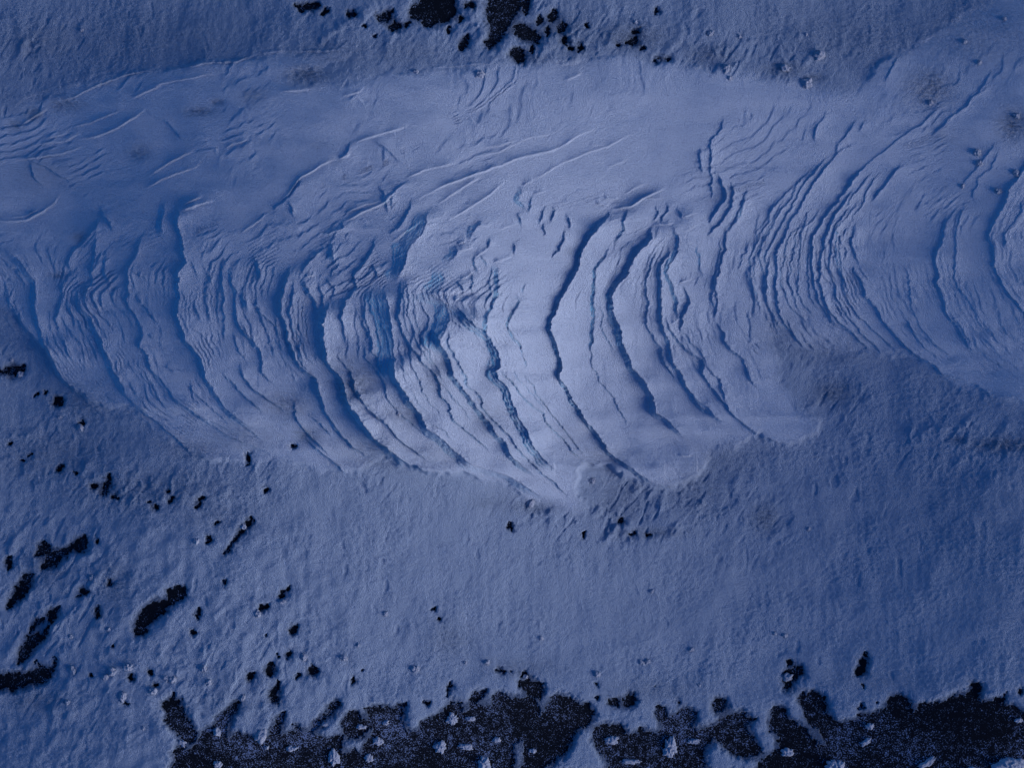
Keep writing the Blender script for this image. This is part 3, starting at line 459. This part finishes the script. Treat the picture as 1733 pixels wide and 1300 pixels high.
DRW = bil(blur(drift_i, 30.0), X - MX0, Y - MY0)
sm = np.zeros_like(X)
for (cx, cy, rx, ry, a) in SM:
    i0, i1 = crop(cx - 3 * rx - 10, cx + 3 * rx + 10, gx); j0, j1 = crop(cy - 3 * ry - 10, cy + 3 * ry + 10, gy); sub = (slice(j0, j1), slice(i0, i1))
    q = np.exp(-(((X[sub] - cx) / rx) ** 2 + ((Y[sub] - cy) / ry) ** 2))
    sm[sub] = np.maximum(sm[sub], a * q)

# ------------------------------------------------------------------ height (in plan units)
sx, sy = SUN_AZ
s_ = (X - 900) * sx + (Y - 590) * sy; t_ = -(X - 900) * sy + (Y - 590) * sx
def macro(x, y):  # broad slopes invented so sunlight gathers in the middle and fades outward
    s_ = (x - 900) * sx + (y - 590) * sy; t_ = -(x - 900) * sy + (y - 590) * sx
    a = -.24 * s_ * np.exp(-.5 * (s_ / 400) ** 2 - .5 * (t_ / 300) ** 2)
    b = -.38 * s_ * np.exp(-.5 * (s_ / 150) ** 2 - .5 * (t_ / 140) ** 2)
    sp = lambda v, k: k * np.logaddexp(0, v / k)
    c = -.16 * sp(-(s_ + 500), 100) + .13 * sp(s_ - 560, 100) - .24 * sp(-(y - 120), 40) + .10 * sp(y - 1130, 50) - .09 * sp(-(x - 230), 60) + .07 * sp(x - 1490, 70)
    return a + b + 90 * np.tanh(c / 90) + 7 * noise(x / 520, y / 420, 51) * (1 - np.exp(-.5 * (s_ / 700) ** 2 - .5 * (t_ / 500) ** 2))
MAC = macro(X, Y)
rot = .22
XR = X * math.cos(rot) + Y * math.sin(rot); YR = -X * math.sin(rot) + Y * math.cos(rot)
rough = (1 - DRs) * (.55 + .45 * sstep(-.3, .4, noise(X / 120, Y / 90, 60)))
tex = .9 * noise(X / 9, Y / 7, 61) + .55 * noise(X / 4.2, Y / 3.4, 62)
streak = noise(XR / 60, YR / 9, 63) * .9 + noise(XR / 26, YR / 4.5, 64) * .4
vert = noise(X / 14, Y / 60, 65) * 1.1
billow = noise(XR / 130, YR / 45, 66) * 3.2 + noise(XR / 60, YR / 24, 67) * 1.4
ground_und = noise(X / 90, Y / 70, 68) * 3.0 + noise(X / 34, Y / 30, 69) * 1.2
lowleft = sstep(900, 400, X) * sstep(760, 960, Y)
ground_und -= 1.3 * sstep(.38, .7, noise(X / 17, Y / 26, 88)) * sstep(-.1, .4, noise(X / 140, Y / 110, 89))
ground_und += lowleft * (1.5 * noise((X + Y) / 40, (X - Y * .4) / 60, 70) + 1.3 * noise(X / 20, Y / 17, 71))
thick = 5.5 + 3.0 * DRW + .6 * DRs + (1 - DRs) * ground_und * .8 + DRs * billow * .8
thick = thick + rough * (tex * .62 + vert * .5) + DRs * streak * .42
worn = np.clip(sm, 0, 1)
for (cx, cy, rx, ry, a) in [(1060,885,130,36,1.5),(1010,870,70,30,1.2),(1070,850,90,50,1),(1200,840,70,60,.8),(900,865,60,25,.9),(230,830,170,50,.7),(90,780,110,70,.7),(1330,590,90,50,.4),(1620,750,140,50,.8),(1240,100,170,40,.9),(900,50,180,60,1),(620,60,150,60,.5),(60,70,90,60,.7),(420,780,80,30,.6),(100,1050,150,200,.8),(380,1130,160,90,.7),(1560,170,110,90,.7),(680,820,90,30,.4),(1420,680,60,40,.6),(1290,890,60,60,.7)]:
    i0, i1 = crop(cx - 3 * rx - 10, cx + 3 * rx + 10, gx); j0, j1 = crop(cy - 3 * ry - 10, cy + 3 * ry + 10, gy); sub = (slice(j0, j1), slice(i0, i1))
    HZ[sub] = np.maximum(HZ[sub], a * np.exp(-((X[sub] - cx) / rx) ** 2 - ((Y[sub] - cy) / ry) ** 2))
lump = (np.maximum(0, noise((X + .5 * Y) / 22, Y / 34, 81) - .02) * 6.5 + np.maximum(0, noise(X / 9, Y / 12, 82) - .15) * 3.5) * sstep(-.3, .3, noise(X / 60, Y / 50, 86)) - 1.6 * sstep(.25, .6, noise((X + .6 * Y) / 12, Y / 30, 87))
thick = thick + HZ * lump * (1 - .8 * DRs) + LAY * sstep(.45, .9, DRs) * sstep(60, 130, Y)
thick = thick - worn * 2.0 + worn * .8 * noise(XR / 9, YR / 3.2, 72) + worn * .5 * noise(X / 5, Y / 3, 73)
thick = np.maximum(thick, 1.6)
Mr = M + 1.7 * noise(X / 6, Y / 5, 83) * M * (1 - M) * 2
shf = .2 * sstep(1120, 1190, Y)
M2 = np.maximum(sstep(.15, .42, Mr - shf), sstep(.30, .36, MWd * .66 + .22 * noise(X / 7, Y / 5, 84) + .16 * noise(X / 3.2, Y / 2.6, 85)) * (M > .04))
rim = sstep(0, .35, np.maximum(MWd, MM)) * (1 - M2)
Z *= .25 + .75 * sstep(.12, .6, DR); LAYER_SHADE *= sstep(.2, .7, DR)
ZS = MAC + (thick * (1 - .7 * rim) + Z * (1 - M2)) * (1 - M2) - 2.2 * M2
print('relief', float(ZS.min()), float(ZS.max()), 'grid', NX, NY)
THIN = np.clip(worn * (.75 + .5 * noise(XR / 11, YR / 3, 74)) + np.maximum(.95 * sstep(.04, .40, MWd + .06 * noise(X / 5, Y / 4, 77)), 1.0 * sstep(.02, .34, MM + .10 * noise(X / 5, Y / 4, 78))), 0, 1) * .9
DRIFT_LIGHT = sstep(.15, .85, .5 * DRW + .5 * DR)  # drift weight: light falloff towards the surround, painted into the snow tone

# ------------------------------------------------------------------ materials
def mat(name):
    m = bpy.data.materials.new(name); m.use_nodes = True; t = m.node_tree; t.nodes.clear()
    o = t.nodes.new('ShaderNodeOutputMaterial'); b = t.nodes.new('ShaderNodeBsdfPrincipled')
    t.links.new(b.outputs[0], o.inputs[0]); return m, t, b
def N(t, k, **kw):
    n = t.nodes.new(k)
    for a, v in kw.items(): setattr(n, a, v)
    return n
def mixc(t, f, a, b):
    n = N(t, 'ShaderNodeMix', data_type='RGBA')
    for i, v in ((0, f), (6, a), (7, b)):
        if hasattr(v, 'links'): t.links.new(v, n.inputs[i])
        else: n.inputs[i].default_value = v if i == 0 else (*v, 1)
    return n.outputs[2]
def math_(t, op, a, b=None, clamp=False):
    n = N(t, 'ShaderNodeMath', operation=op); n.use_clamp = clamp
    for i, v in ((0, a), (1, b)):
        if v is None: continue
        if hasattr(v, 'links'): t.links.new(v, n.inputs[i])
        else: n.inputs[i].default_value = v
    return n.outputs[0]
def noise_n(t, scale, detail=2, rough=.5, vec=None):
    n = N(t, 'ShaderNodeTexNoise'); n.inputs['Scale'].default_value = scale; n.inputs['Detail'].default_value = detail; n.inputs['Roughness'].default_value = rough
    if vec: t.links.new(vec, n.inputs['Vector'])
    return n.outputs[0]
def coords(t, sc_=(1, 1, 1), rz=0):
    g = N(t, 'ShaderNodeNewGeometry'); mp = N(t, 'ShaderNodeMapping'); mp.inputs['Scale'].default_value = sc_; mp.inputs['Rotation'].default_value = (0, 0, rz)
    t.links.new(g.outputs['Position'], mp.inputs[0]); return mp.outputs[0]
def snow_material(name, attrs=True):
    m, t, b = mat(name)
    cs = coords(t, (1, 4.2, 1), .24); ci = coords(t)
    dim_tone = (.375, .48, .65); new = (.60, .705, .88); blue = (.22, .68, .97)  # darker surround and lighter drift tones hold light falloff; blue holds riser shade
    g1 = noise_n(t, 1.3, 4, .6, ci); g2 = noise_n(t, 9, 3, .6, cs)
    if attrs:
        fr = N(t, 'ShaderNodeAttribute', attribute_name='drift_light').outputs['Fac']
        th = N(t, 'ShaderNodeAttribute', attribute_name='worn').outputs['Fac']
        st = N(t, 'ShaderNodeAttribute', attribute_name='layer_shade').outputs['Fac']
        c = mixc(t, fr, dim_tone, new)
        c = mixc(t, math_(t, 'MULTIPLY', math_(t, 'SUBTRACT', g1, .5), .7, True), c, (.32, .42, .60))
        c = mixc(t, math_(t, 'MULTIPLY', st, .85), c, blue)  # blue shade of the risers painted on, along with their layers
        grain = noise_n(t, 16, 3, .65, cs)
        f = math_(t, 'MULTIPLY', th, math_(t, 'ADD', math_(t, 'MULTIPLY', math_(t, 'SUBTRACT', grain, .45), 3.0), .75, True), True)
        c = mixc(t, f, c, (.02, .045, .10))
    else:
        c = mixc(t, g1, (.44, .50, .64), (.54, .60, .74))
    c = mixc(t, math_(t, 'MULTIPLY', math_(t, 'SUBTRACT', noise_n(t, 24, 3, .75, ci), .47), 2.2, True), c, (.30, .36, .52))
    t.links.new(c, b.inputs['Base Color'])
    b.inputs['Roughness'].default_value = .75
    b.inputs['Specular IOR Level'].default_value = .15
    # fine wind grain
    fine = noise_n(t, 7, 4, .7, cs); fine2 = noise_n(t, 27, 3, .7, ci)
    h = math_(t, 'ADD', math_(t, 'MULTIPLY', fine, .45), math_(t, 'MULTIPLY', fine2, 1.1))
    bp = N(t, 'ShaderNodeBump'); bp.inputs['Strength'].default_value = 1.0; bp.inputs['Distance'].default_value = .10
    t.links.new(h, bp.inputs['Height']); t.links.new(bp.outputs[0], b.inputs['Normal'])
    return m
M_SNOW = snow_material('wind_packed_snow'); M_CLOD = snow_material('loose_snow', False)
m, t, b = mat('dark_frozen_ground'); M_ICE = m
ci = coords(t)
v = N(t, 'ShaderNodeTexVoronoi'); v.inputs['Scale'].default_value = 14; t.links.new(ci, v.inputs['Vector'])
big = noise_n(t, .55, 4, .6, ci); mid = noise_n(t, 5, 3, .6, ci); fn = noise_n(t, 26, 2, .6, ci)
fro = N(t, 'ShaderNodeAttribute', attribute_name='frost').outputs['Fac']
spk = math_(t, 'SUBTRACT', math_(t, 'MULTIPLY', math_(t, 'ADD', math_(t, 'ADD', math_(t, 'MULTIPLY', fn, .8), math_(t, 'MULTIPLY', fro, .075)), math_(t, 'ADD', math_(t, 'MULTIPLY', mid, .35), math_(t, 'MULTIPLY', big, .3))), 11.0), 9.0, True)
c = mixc(t, spk, (.005, .007, .012), (.22, .28, .43))
t.links.new(c, b.inputs['Base Color']); b.inputs['Roughness'].default_value = .8; b.inputs['Specular IOR Level'].default_value = .1
bp = N(t, 'ShaderNodeBump'); bp.inputs['Strength'].default_value = .5; bp.inputs['Distance'].default_value = .02
t.links.new(fn, bp.inputs['Height']); t.links.new(bp.outputs[0], b.inputs['Normal'])

# ------------------------------------------------------------------ meshes
col = sc.collection
def world_xyz(x, y, z): return (x - W / 2) * S, (H / 2 - y) * S, z * S
def mesh_from(name, verts, quads, material, attrs=None, parent=None):
    me = bpy.data.meshes.new(name); nv = len(verts); nf = len(quads); k = quads.shape[1]
    me.vertices.add(nv); me.vertices.foreach_set('co', verts.astype(np.float32).ravel())
    me.loops.add(nf * k); me.loops.foreach_set('vertex_index', quads.astype(np.int32).ravel())
    me.polygons.add(nf); me.polygons.foreach_set('loop_start', np.arange(0, nf * k, k, dtype=np.int32))
    me.update(calc_edges=True); me.shade_smooth()
    if attrs:
        for n, a in attrs.items():
            at = me.attributes.new(n, 'FLOAT', 'POINT'); at.data.foreach_set('value', a.astype(np.float32))
    me.materials.append(material)
    o = bpy.data.objects.new(name, me); col.objects.link(o)
    if parent: o.parent = parent
    return o
wx, wy, wz = world_xyz(X, Y, ZS)
VERT = np.stack([wx, wy, wz], -1).reshape(-1, 3)
II = np.arange(NX * NY).reshape(NY, NX)
quads = np.stack([II[1:, :-1], II[1:, 1:], II[:-1, 1:], II[:-1, :-1]], -1)
fx = (X[:-1, :-1] + X[1:, 1:]) / 2; fy = (Y[:-1, :-1] + Y[1:, 1:]) / 2; fwx = WX[:-1, :-1]
# regions: 0 ground, 1 main drift back slope, 2.. shelves of the main drift, 20 right drift
majors = [V[i][5] for i, v_ in enumerate(V) if False]
LIPS = ["A 870,130 895,180 890,250 910,330 930,420 890,480 890,560 890,660 905,720 930,800 970,840 1000,890 1020,950 1040,1000 1080,1070 1120,1120 1170,1170 1250,1220",
 "H 1150,920 1135,1010 1095,1090 1110,1180 1135,1290 B 760,610 790,660 830,710 845,780 880,840 920,910 970,970 1030,1030 1100,1080 1160,1120 1230,1150",
 "C 235,830 270,920 290,1050 300,1150 310,1250 D 305,240 325,350 345,410 380,480 430,560 490,630 530,710 545,750 600,790 660,840 720,900 790,960 850,1010",
 V[[i for i, q in enumerate(V) if q[0] == 20][0]][5], V[0][5], V[4][5], V[14][5]]
def lip_x(s, y):
    p = pts(s); p = p[np.argsort(p[:, 1])]; return np.interp(y, p[:, 1], p[:, 0])
cnt = np.zeros(fx.shape, int)
for s in LIPS: cnt += (fwx > lip_x(s, gy[:-1])[:, None])
BACK = pts("X -700,420 0,372 100,330 200,345 300,352 380,370 430,330 500,400 590,388 640,440 740,352 830,340 960,352 1040,355 1110,372 1160,390 1200,300 1230,200 1300,160 1400,100")
back = fy < np.interp(fx, BACK[:, 0], BACK[:, 1])
SPLIT = pts("X 1470,90 1400,200 1330,300 1275,380 1255,450 1262,520 1290,570 1320,620 1340,900")
right = fx > np.interp(fy, SPLIT[:, 1], SPLIT[:, 0])
drf = DRs[:-1, :-1] > .5
ident = np.where(drf, np.where(right, 20, np.where(back, 1, 2 + cnt)), 0)
keep = ~((M2[:-1, :-1] > .995) & (M2[1:, 1:] > .995))
RJ = pts("G 880,260 850,300 800,370 750,440 700,500 650,570 620,640 620,720 615,800 640,880 650,950 700,1030 740,1090"); RM = pts("G 930,440 840,560 825,640 840,700 830,780 880,860 900,940 960,1010 1000,1080 1060,1150 1110,1210")
RP = pts("G 1740,200 1715,260 1690,310 1640,370 1600,460 1560,540 1525,610 1550,700 1555,790 1590,870 1640,950 1700,1030 1740,1090 1790,1150"); RL = pts("G 740,190 660,290 600,380 560,460 500,540 470,640 430,710 425,800 430,880 445,960 450,1030 490,1100 540,1160 580,1205")
c2 = np.zeros(fx.shape, int)
for p in (RL, RJ, RM, RP): c2 += fwx > np.interp(gy[:-1], p[:, 1], p[:, 0])[:, None]
ident = np.where(ident == 20, 20 + c2, ident)
AT = {'drift_light': DRIFT_LIGHT.ravel(), 'worn': THIN.ravel(), 'layer_shade': LAYER_SHADE.ravel()}
def region(name, rid, parent=None):
    q = quads[(ident == rid) & keep]
    if len(q) == 0: return None
    used, inv = np.unique(q, return_inverse=True)
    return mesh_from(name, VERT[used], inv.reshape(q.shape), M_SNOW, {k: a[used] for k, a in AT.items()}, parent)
def tag(o, label=None, cat=None, group=None, kind=None):
    if label: o['label'] = label
    if cat: o['category'] = cat
    if group: o['group'] = group
    if kind: o['kind'] = kind
    return o
g = region('snow_ground', 0); tag(g, 'wide sheet of dull rough grained snow around the carved drifts', 'snow ground', kind='structure')
# frozen dark ground under the snow
ix = axis(-40, W + 40, 12, 5000); iy = axis(-40, H + 40, 12, 5000)
IX, IY = np.meshgrid(ix, iy); IZ = macro(IX, IY)
a_, b_, c_ = world_xyz(IX, IY, IZ); JJ = np.arange(IX.size).reshape(IX.shape)
FROST = sstep(1150, 1215, IY) * (.6 + .5 * noise(IX / 120, IY / 70, 90))
ice = mesh_from('frozen_ground', np.stack([a_, b_, c_], -1).reshape(-1, 3), np.stack([JJ[1:, :-1], JJ[1:, 1:], JJ[:-1, 1:], JJ[:-1, :-1]], -1).reshape(-1, 4), M_ICE, {'frost': FROST.ravel()})
tag(ice, 'black frozen ground sprinkled with frost, bare where the snow is gone', 'frozen ground', kind='structure')
def empty(name, label, cat, group=None):
    o = bpy.data.objects.new(name, None); col.objects.link(o); return tag(o, label, cat, group)
d1 = empty('snow_drift', 'pale blue snow drift in the middle, carved into long curved layered ledges', 'snow drift', 'wind carved snow drifts')
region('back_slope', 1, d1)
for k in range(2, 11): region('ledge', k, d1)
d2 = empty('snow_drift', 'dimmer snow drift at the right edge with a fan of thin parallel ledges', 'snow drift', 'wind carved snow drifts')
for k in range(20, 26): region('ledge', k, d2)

# ------------------------------------------------------------------ loose clods and snow patches
ZF = ZS
def z_at(x, y):
    i = np.searchsorted(gx, x) - 1; j = np.searchsorted(gy, y) - 1
    return float(max(ZF[j, i], ZF[j + 1, i + 1], macro(np.array([x]), np.array([y]))[0]))
def clod_mesh(name, r, seed, flat=.6):
    rng = np.random.RandomState(seed); nu, nv = 26, 14; V_ = []; 
    ax = rng.uniform(.8, 1.3); ay = rng.uniform(.7, 1.1)
    off = rng.uniform(-50, 50, 6)
    for j in range(nv + 1):
        ph = math.pi * j / nv
        for i in range(nu):
            th = 2 * math.pi * i / nu; d = np.array([math.sin(ph) * math.cos(th), math.sin(ph) * math.sin(th), math.cos(ph)])
            n1 = float(noise(np.array([d[0] * 1.5 + off[0]]), np.array([d[1] * 1.5 + d[2] * 1.1 + off[1]]), seed)[0])
            n2 = float(noise(np.array([d[0] * 3.6 + off[2]]), np.array([d[1] * 3.6 - d[2] * 2 + off[3]]), seed + 1)[0])
            q = r * (1 + .6 * n1 + .3 * n2); V_.append((d[0] * q * ax, d[1] * q * ay, d[2] * q * flat))
    F = []
    for j in range(nv):
        for i in range(nu): F.append((j * nu + i, (j + 1) * nu + i, (j + 1) * nu + (i + 1) % nu, j * nu + (i + 1) % nu))
    return np.array(V_), np.array(F)
CL = [
 ("7",650,790,23,"largest crumbly snow clod of the trio on the lower left snow"), ("7",570,815,20,"middle snow clod of the trio on the lower left snow"), ("7",535,845,15,"smallest lowest snow clod of the trio on the lower left snow"),
 ("7",360,815,17,"rounded snow clod standing alone near the hooked black patch"), ("7",455,345,12,"small snow clod between the two upper left black patches"), ("7",545,605,11,"tiny snow clod left of the long slanted black patch"),
 ("7",345,645,9,"tiny snow clod right of the narrow forked black patch"), ("7",780,910,20,"snow clod with a black crescent along its upper edge"), ("7",845,845,14,"left snow clod of the pair above the tall branching black hole"), ("7",880,850,16,"right snow clod of the pair above the tall branching black hole"),
 ("7",625,940,19,"oval snow clod with a small black pit below it"), ("7",335,975,14,"lowest lone snow clod in the smooth lower left snow"), ("7",1060,865,17,"low snow clod left of the three oval black holes"), ("7",1035,795,17,"faint snow clod just above another, left of the oval black holes"),
 ("7",1310,515,15,"snow clod touching the lower left of a small black hole"), ("7",1435,455,14,"snow clod at the foot of the thin dotted black slit"), ("7",1540,735,15,"snow clod right of the small round black hole"), ("7",1240,75,14,"snow clod resting on the long thin black slit"),
 ("7",1105,1115,20,"snow clod on the edge of the dark flat beside its leftmost inlet"), ("7",1325,1130,26,"large snow clod on the edge of the dark flat between two black inlets"), ("7",930,1170,18,"snow clod against the foot of the tall branching black hole"), ("7",1235,940,14,"snow clod at the upper tip of the slanted black inlet"),
 ("7",1650,1075,16,"snow clod under the curved black inlet"), ("7",730,1095,9,"tiny snow clod alone on smooth snow left of the branching hole"), ("7",1000,150,15,"crumbly snow clod beside a short black slit"),
 ("8",225,520,11,"bright lone snow clod in the middle of the lower snow sheet"), ("8",375,800,16,"bright snow clod above the black inlets of the lower middle"), ("8",735,767,14,"snow clod just left of the dotted black holes"), ("8",625,768,9,"tiny snow clod left of a larger one near the dotted black holes"),
 ("8",1010,648,11,"lone snow clod above the round black hole at the bottom middle"), ("8",1575,418,9,"tiny snow clod on the smooth snow below the rocky rim"), ("8",1520,775,12,"left snow clod of the touching pair on the lower snow"), ("8",1550,770,11,"right snow clod of the touching pair on the lower snow"),
 ("8",1295,830,14,"flat snow clod above a small black dot"), ("8",85,675,11,"small snow clod on open snow in the lower left middle"), ("8",15,740,17,"crumbly snow clod right of the largest oval black hole"), ("8",930,842,10,"snow clod capping the round black hole at the bottom middle"),
 ("9",55,710,11,"upright snow clod on the plain snow of the lower right middle"), ("9",480,628,11,"left snow clod of the pair above the white plugged black hole"), ("9",530,638,13,"right snow clod of the pair above the white plugged black hole"), ("9",540,845,20,"white snow clod plugging the black hole at lower right"),
 ("9",93,885,8,"tiny snow clod above the round black hole at lower right"), ("9",660,100,8,"tiny snow clod right of the dark smudge below the drift"),
 ("3",1480,780,20,"rounded snow clod, the upper one of the stacked pair near the right edge"), ("3",1490,832,15,"rounded snow clod, the lower one of the stacked pair near the right edge"), ("3",1665,885,17,"snow clod perched on the rightmost long ledge"), ("3",1580,975,17,"snow clod with a tail of snow lying by the rightmost long ledge"),
 ("3",1410,945,12,"small crumbly snow clod left of the tailed one"), ("3",1425,215,14,"snow clod casting a dark spot in the upper right snow"), ("3",700,275,26,"biggest snow clod of the upper right, rough and dark edged"), ("3",635,420,25,"wide flat snow clod on the upper rim of the drift"),
 ("3",1250,525,15,"snow clod below the dark worn patch of the upper right"), ("3",150,160,13,"snow clod beside a dark slit, left in the upper right snow"), ("3",300,175,12,"low snow clod in the upper snow, next right after the one by a slit"), ("3",640,165,8,"tiny snow clod above the biggest clod of the upper right"),
 ("3",1625,100,12,"snow clod near the top right corner"), ("3",1490,325,12,"snow clod right of the dark worn patch of the upper right"), ("3",1670,600,14,"snow clod inside the dark worn patch at the right edge"), ("3",230,345,20,"long low snow clod on the upper rim of the drift, leftmost there"),
 ("3",530,342,18,"knobbly snow clod in the middle of the drift's upper rim"), ("3",245,392,11,"small snow clod just under the drift's upper rim"), ("4",70,600,17,"snow clod below the black hole at the left edge"), ("4",285,818,9,"tiny snow clod under the round black pit at the left"),
 ("4",395,872,19,"bright snow clod under a small black pit, left of the drift foot"), ("4",25,525,10,"tiny snow clod above the black hole at the left edge"), ("2",700,387,18,"dark rimmed snow clod on the smooth upper drift"), ("2",380,372,13,"small snow clod on the upper edge of the drift"),
 ("2",1490,102,12,"bright snow clod by the broken dark streaks at the top"), ("2",1610,305,14,"snow clod with a black underside on the drift's upper rim"), ("5",955,1258,20,"round snow clod in the rocky rim below the drift"), ("5",1270,1142,17,"dark sided snow clod at the foot of the tallest ledge"), ("5",300,795,11,"tiny snow clod in the hollow between two long ledges"), ("1",375,120,11,"small snow clod in the rough snow of the upper left corner")]
for k, (t, cx, cy, r, lab) in enumerate(CL):
    ox, oy, f = T[t]; px = ox + cx / f; py = oy + cy / f; r = r / f * 1.0
    v_, f_ = clod_mesh('snow_clod', r * S, 300 + k, .42)
    o = mesh_from('snow_clod', v_, f_, M_CLOD)
    a, b2, c3 = world_xyz(px, py, z_at(px, py) + r * .08)
    o.location = (a, b2, c3); o.rotation_euler = (0, 0, (k * 1.7) % 6.28)
    tag(o, lab, 'snow clod', 'loose snow clods scattered on the snow')
ISL = [("8",500,1190,25,25,"rounded snow patch left of the flat oval one on the dark flat"),("8",630,1190,28,14,"flat oval snow patch in the middle of the dark flat"),("8",560,1050,25,20,"bright snow patch under the notch in the snow edge"),("8",650,1050,20,11,"small pointed snow patch right of the bright one under the notch"),
 ("8",785,1155,18,13,"small bright snow patch between the oval one and the snow tongue"),("8",185,1160,20,15,"small round snow patch in the left part of the dark flat"),("8",100,1090,22,10,"slim bright snow patch inside the leftmost dark bay"),("8",140,1245,20,15,"snow patch low in the left part of the dark flat"),
 ("8",225,1070,14,11,"tiny snow patch just below the snow edge, left of the square snow block"),("8",1365,1160,30,16,"bean shaped snow patch inside the dark bay right of the wide tongue"),("8",965,1210,16,10,"tiny snow patch between the two snow tongues"),("8",1660,1200,28,42,"upright snow patch at the right end of the middle dark bay"),
 ("8",1460,1265,38,11,"long thin snow patch under the bean shaped one"),("8",725,1275,26,26,"snow patch at the bottom edge left of the narrow tongue"),("9",940,1080,18,14,"lone rounded snow patch in the right dark flat"),("9",920,1155,24,12,"slanting snow patch below the lone rounded one in the right dark flat"),
 ("9",770,1285,40,30,"broad snow patch on the bottom edge below the snow spit"),("9",1215,1250,46,14,"ragged slanting snow patch near the bottom of the right dark flat"),("9",1430,1290,44,18,"low snow patch on the bottom edge between two larger ones"),("9",1620,1258,58,36,"largest snow patch in the bottom right corner"),
 ("9",530,1218,28,17,"snow patch right of the large snow block in the right part"),("9",60,1165,26,11,"narrow snow patch just left of the large snow block"),("9",1660,1030,17,10,"tiny snow patch in a bay of the snow edge near the right corner"),("7",1690,1245,22,36,"upright snow patch at the bottom, left part of the dark flat"),
 ("7",1110,1275,20,14,"snow patch near the bottom left end of the dark flat"),("7",1480,1195,24,12,"thin snow patch in the left end of the dark flat"),("7",1355,1192,9,8,"tiny snow speck patch near the left end of the dark flat")]
for k, (t, cx, cy, rx, ry, lab) in enumerate(ISL):
    ox, oy, f = T[t]; px = ox + cx / f; py = oy + cy / f; rx /= f / 1.3; ry /= f / 1.3
    nr, na = 12, 56; V_ = [(0, 0, 0)]; rng = np.random.RandomState(700 + k); o1 = rng.uniform(-99, 99, 2)
    tilt = {15: .5, 17: .55, 19: .3}.get(k, 0.0) if t == '9' else 0
    hh = min(rx, ry) * .30 + 1.0
    ths = np.arange(na) * 2 * math.pi / na
    rr = 1 + .38 * noise(np.cos(ths) * 1.3 + o1[0], np.sin(ths) * 1.3 + o1[1], 800 + k) + .22 * noise(np.cos(ths) * 3.4 + o1[0], np.sin(ths) * 3.4, 801 + k) + .1 * noise(np.cos(ths) * 8, np.sin(ths) * 8 + o1[1], 802 + k)
    vs = []
    for j in range(nr + 1):
        u = j / nr; x_ = np.cos(ths) * rx * rr * u; y_ = np.sin(ths) * ry * rr * u
        z_ = hh * (1 - u ** 3.2) * (1 + .5 * noise(x_ / 5 + o1[0], y_ / 5, 803)) + .5 * noise(x_ / 2.2, y_ / 2.2 + o1[1], 804) * (1 - u) - 1.5 * (j == nr)
        c_, s2 = math.cos(.55 if k in (15, 17) else 0), math.sin(.55 if k in (15, 17) else 0)
        vs.append(np.stack([(x_ * c_ + y_ * s2) * S, (-y_ * c_ + x_ * s2) * S, z_ * S], -1))
    v_ = np.concatenate(vs); f_ = []
    for j in range(nr):
        for i in range(na): f_.append((j * na + i, (j + 1) * na + i, (j + 1) * na + (i + 1) % na, j * na + (i + 1) % na))
    f_ = np.array(f_)[:, ::-1]
    o = mesh_from('snow_patch', v_, f_[:, ::-1], M_CLOD)
    mz = float(macro(np.array([px]), np.array([py]))[0])
    o.location = world_xyz(px, py, mz)
    tag(o, lab, 'snow patch', 'small snow patches left on the dark flat')
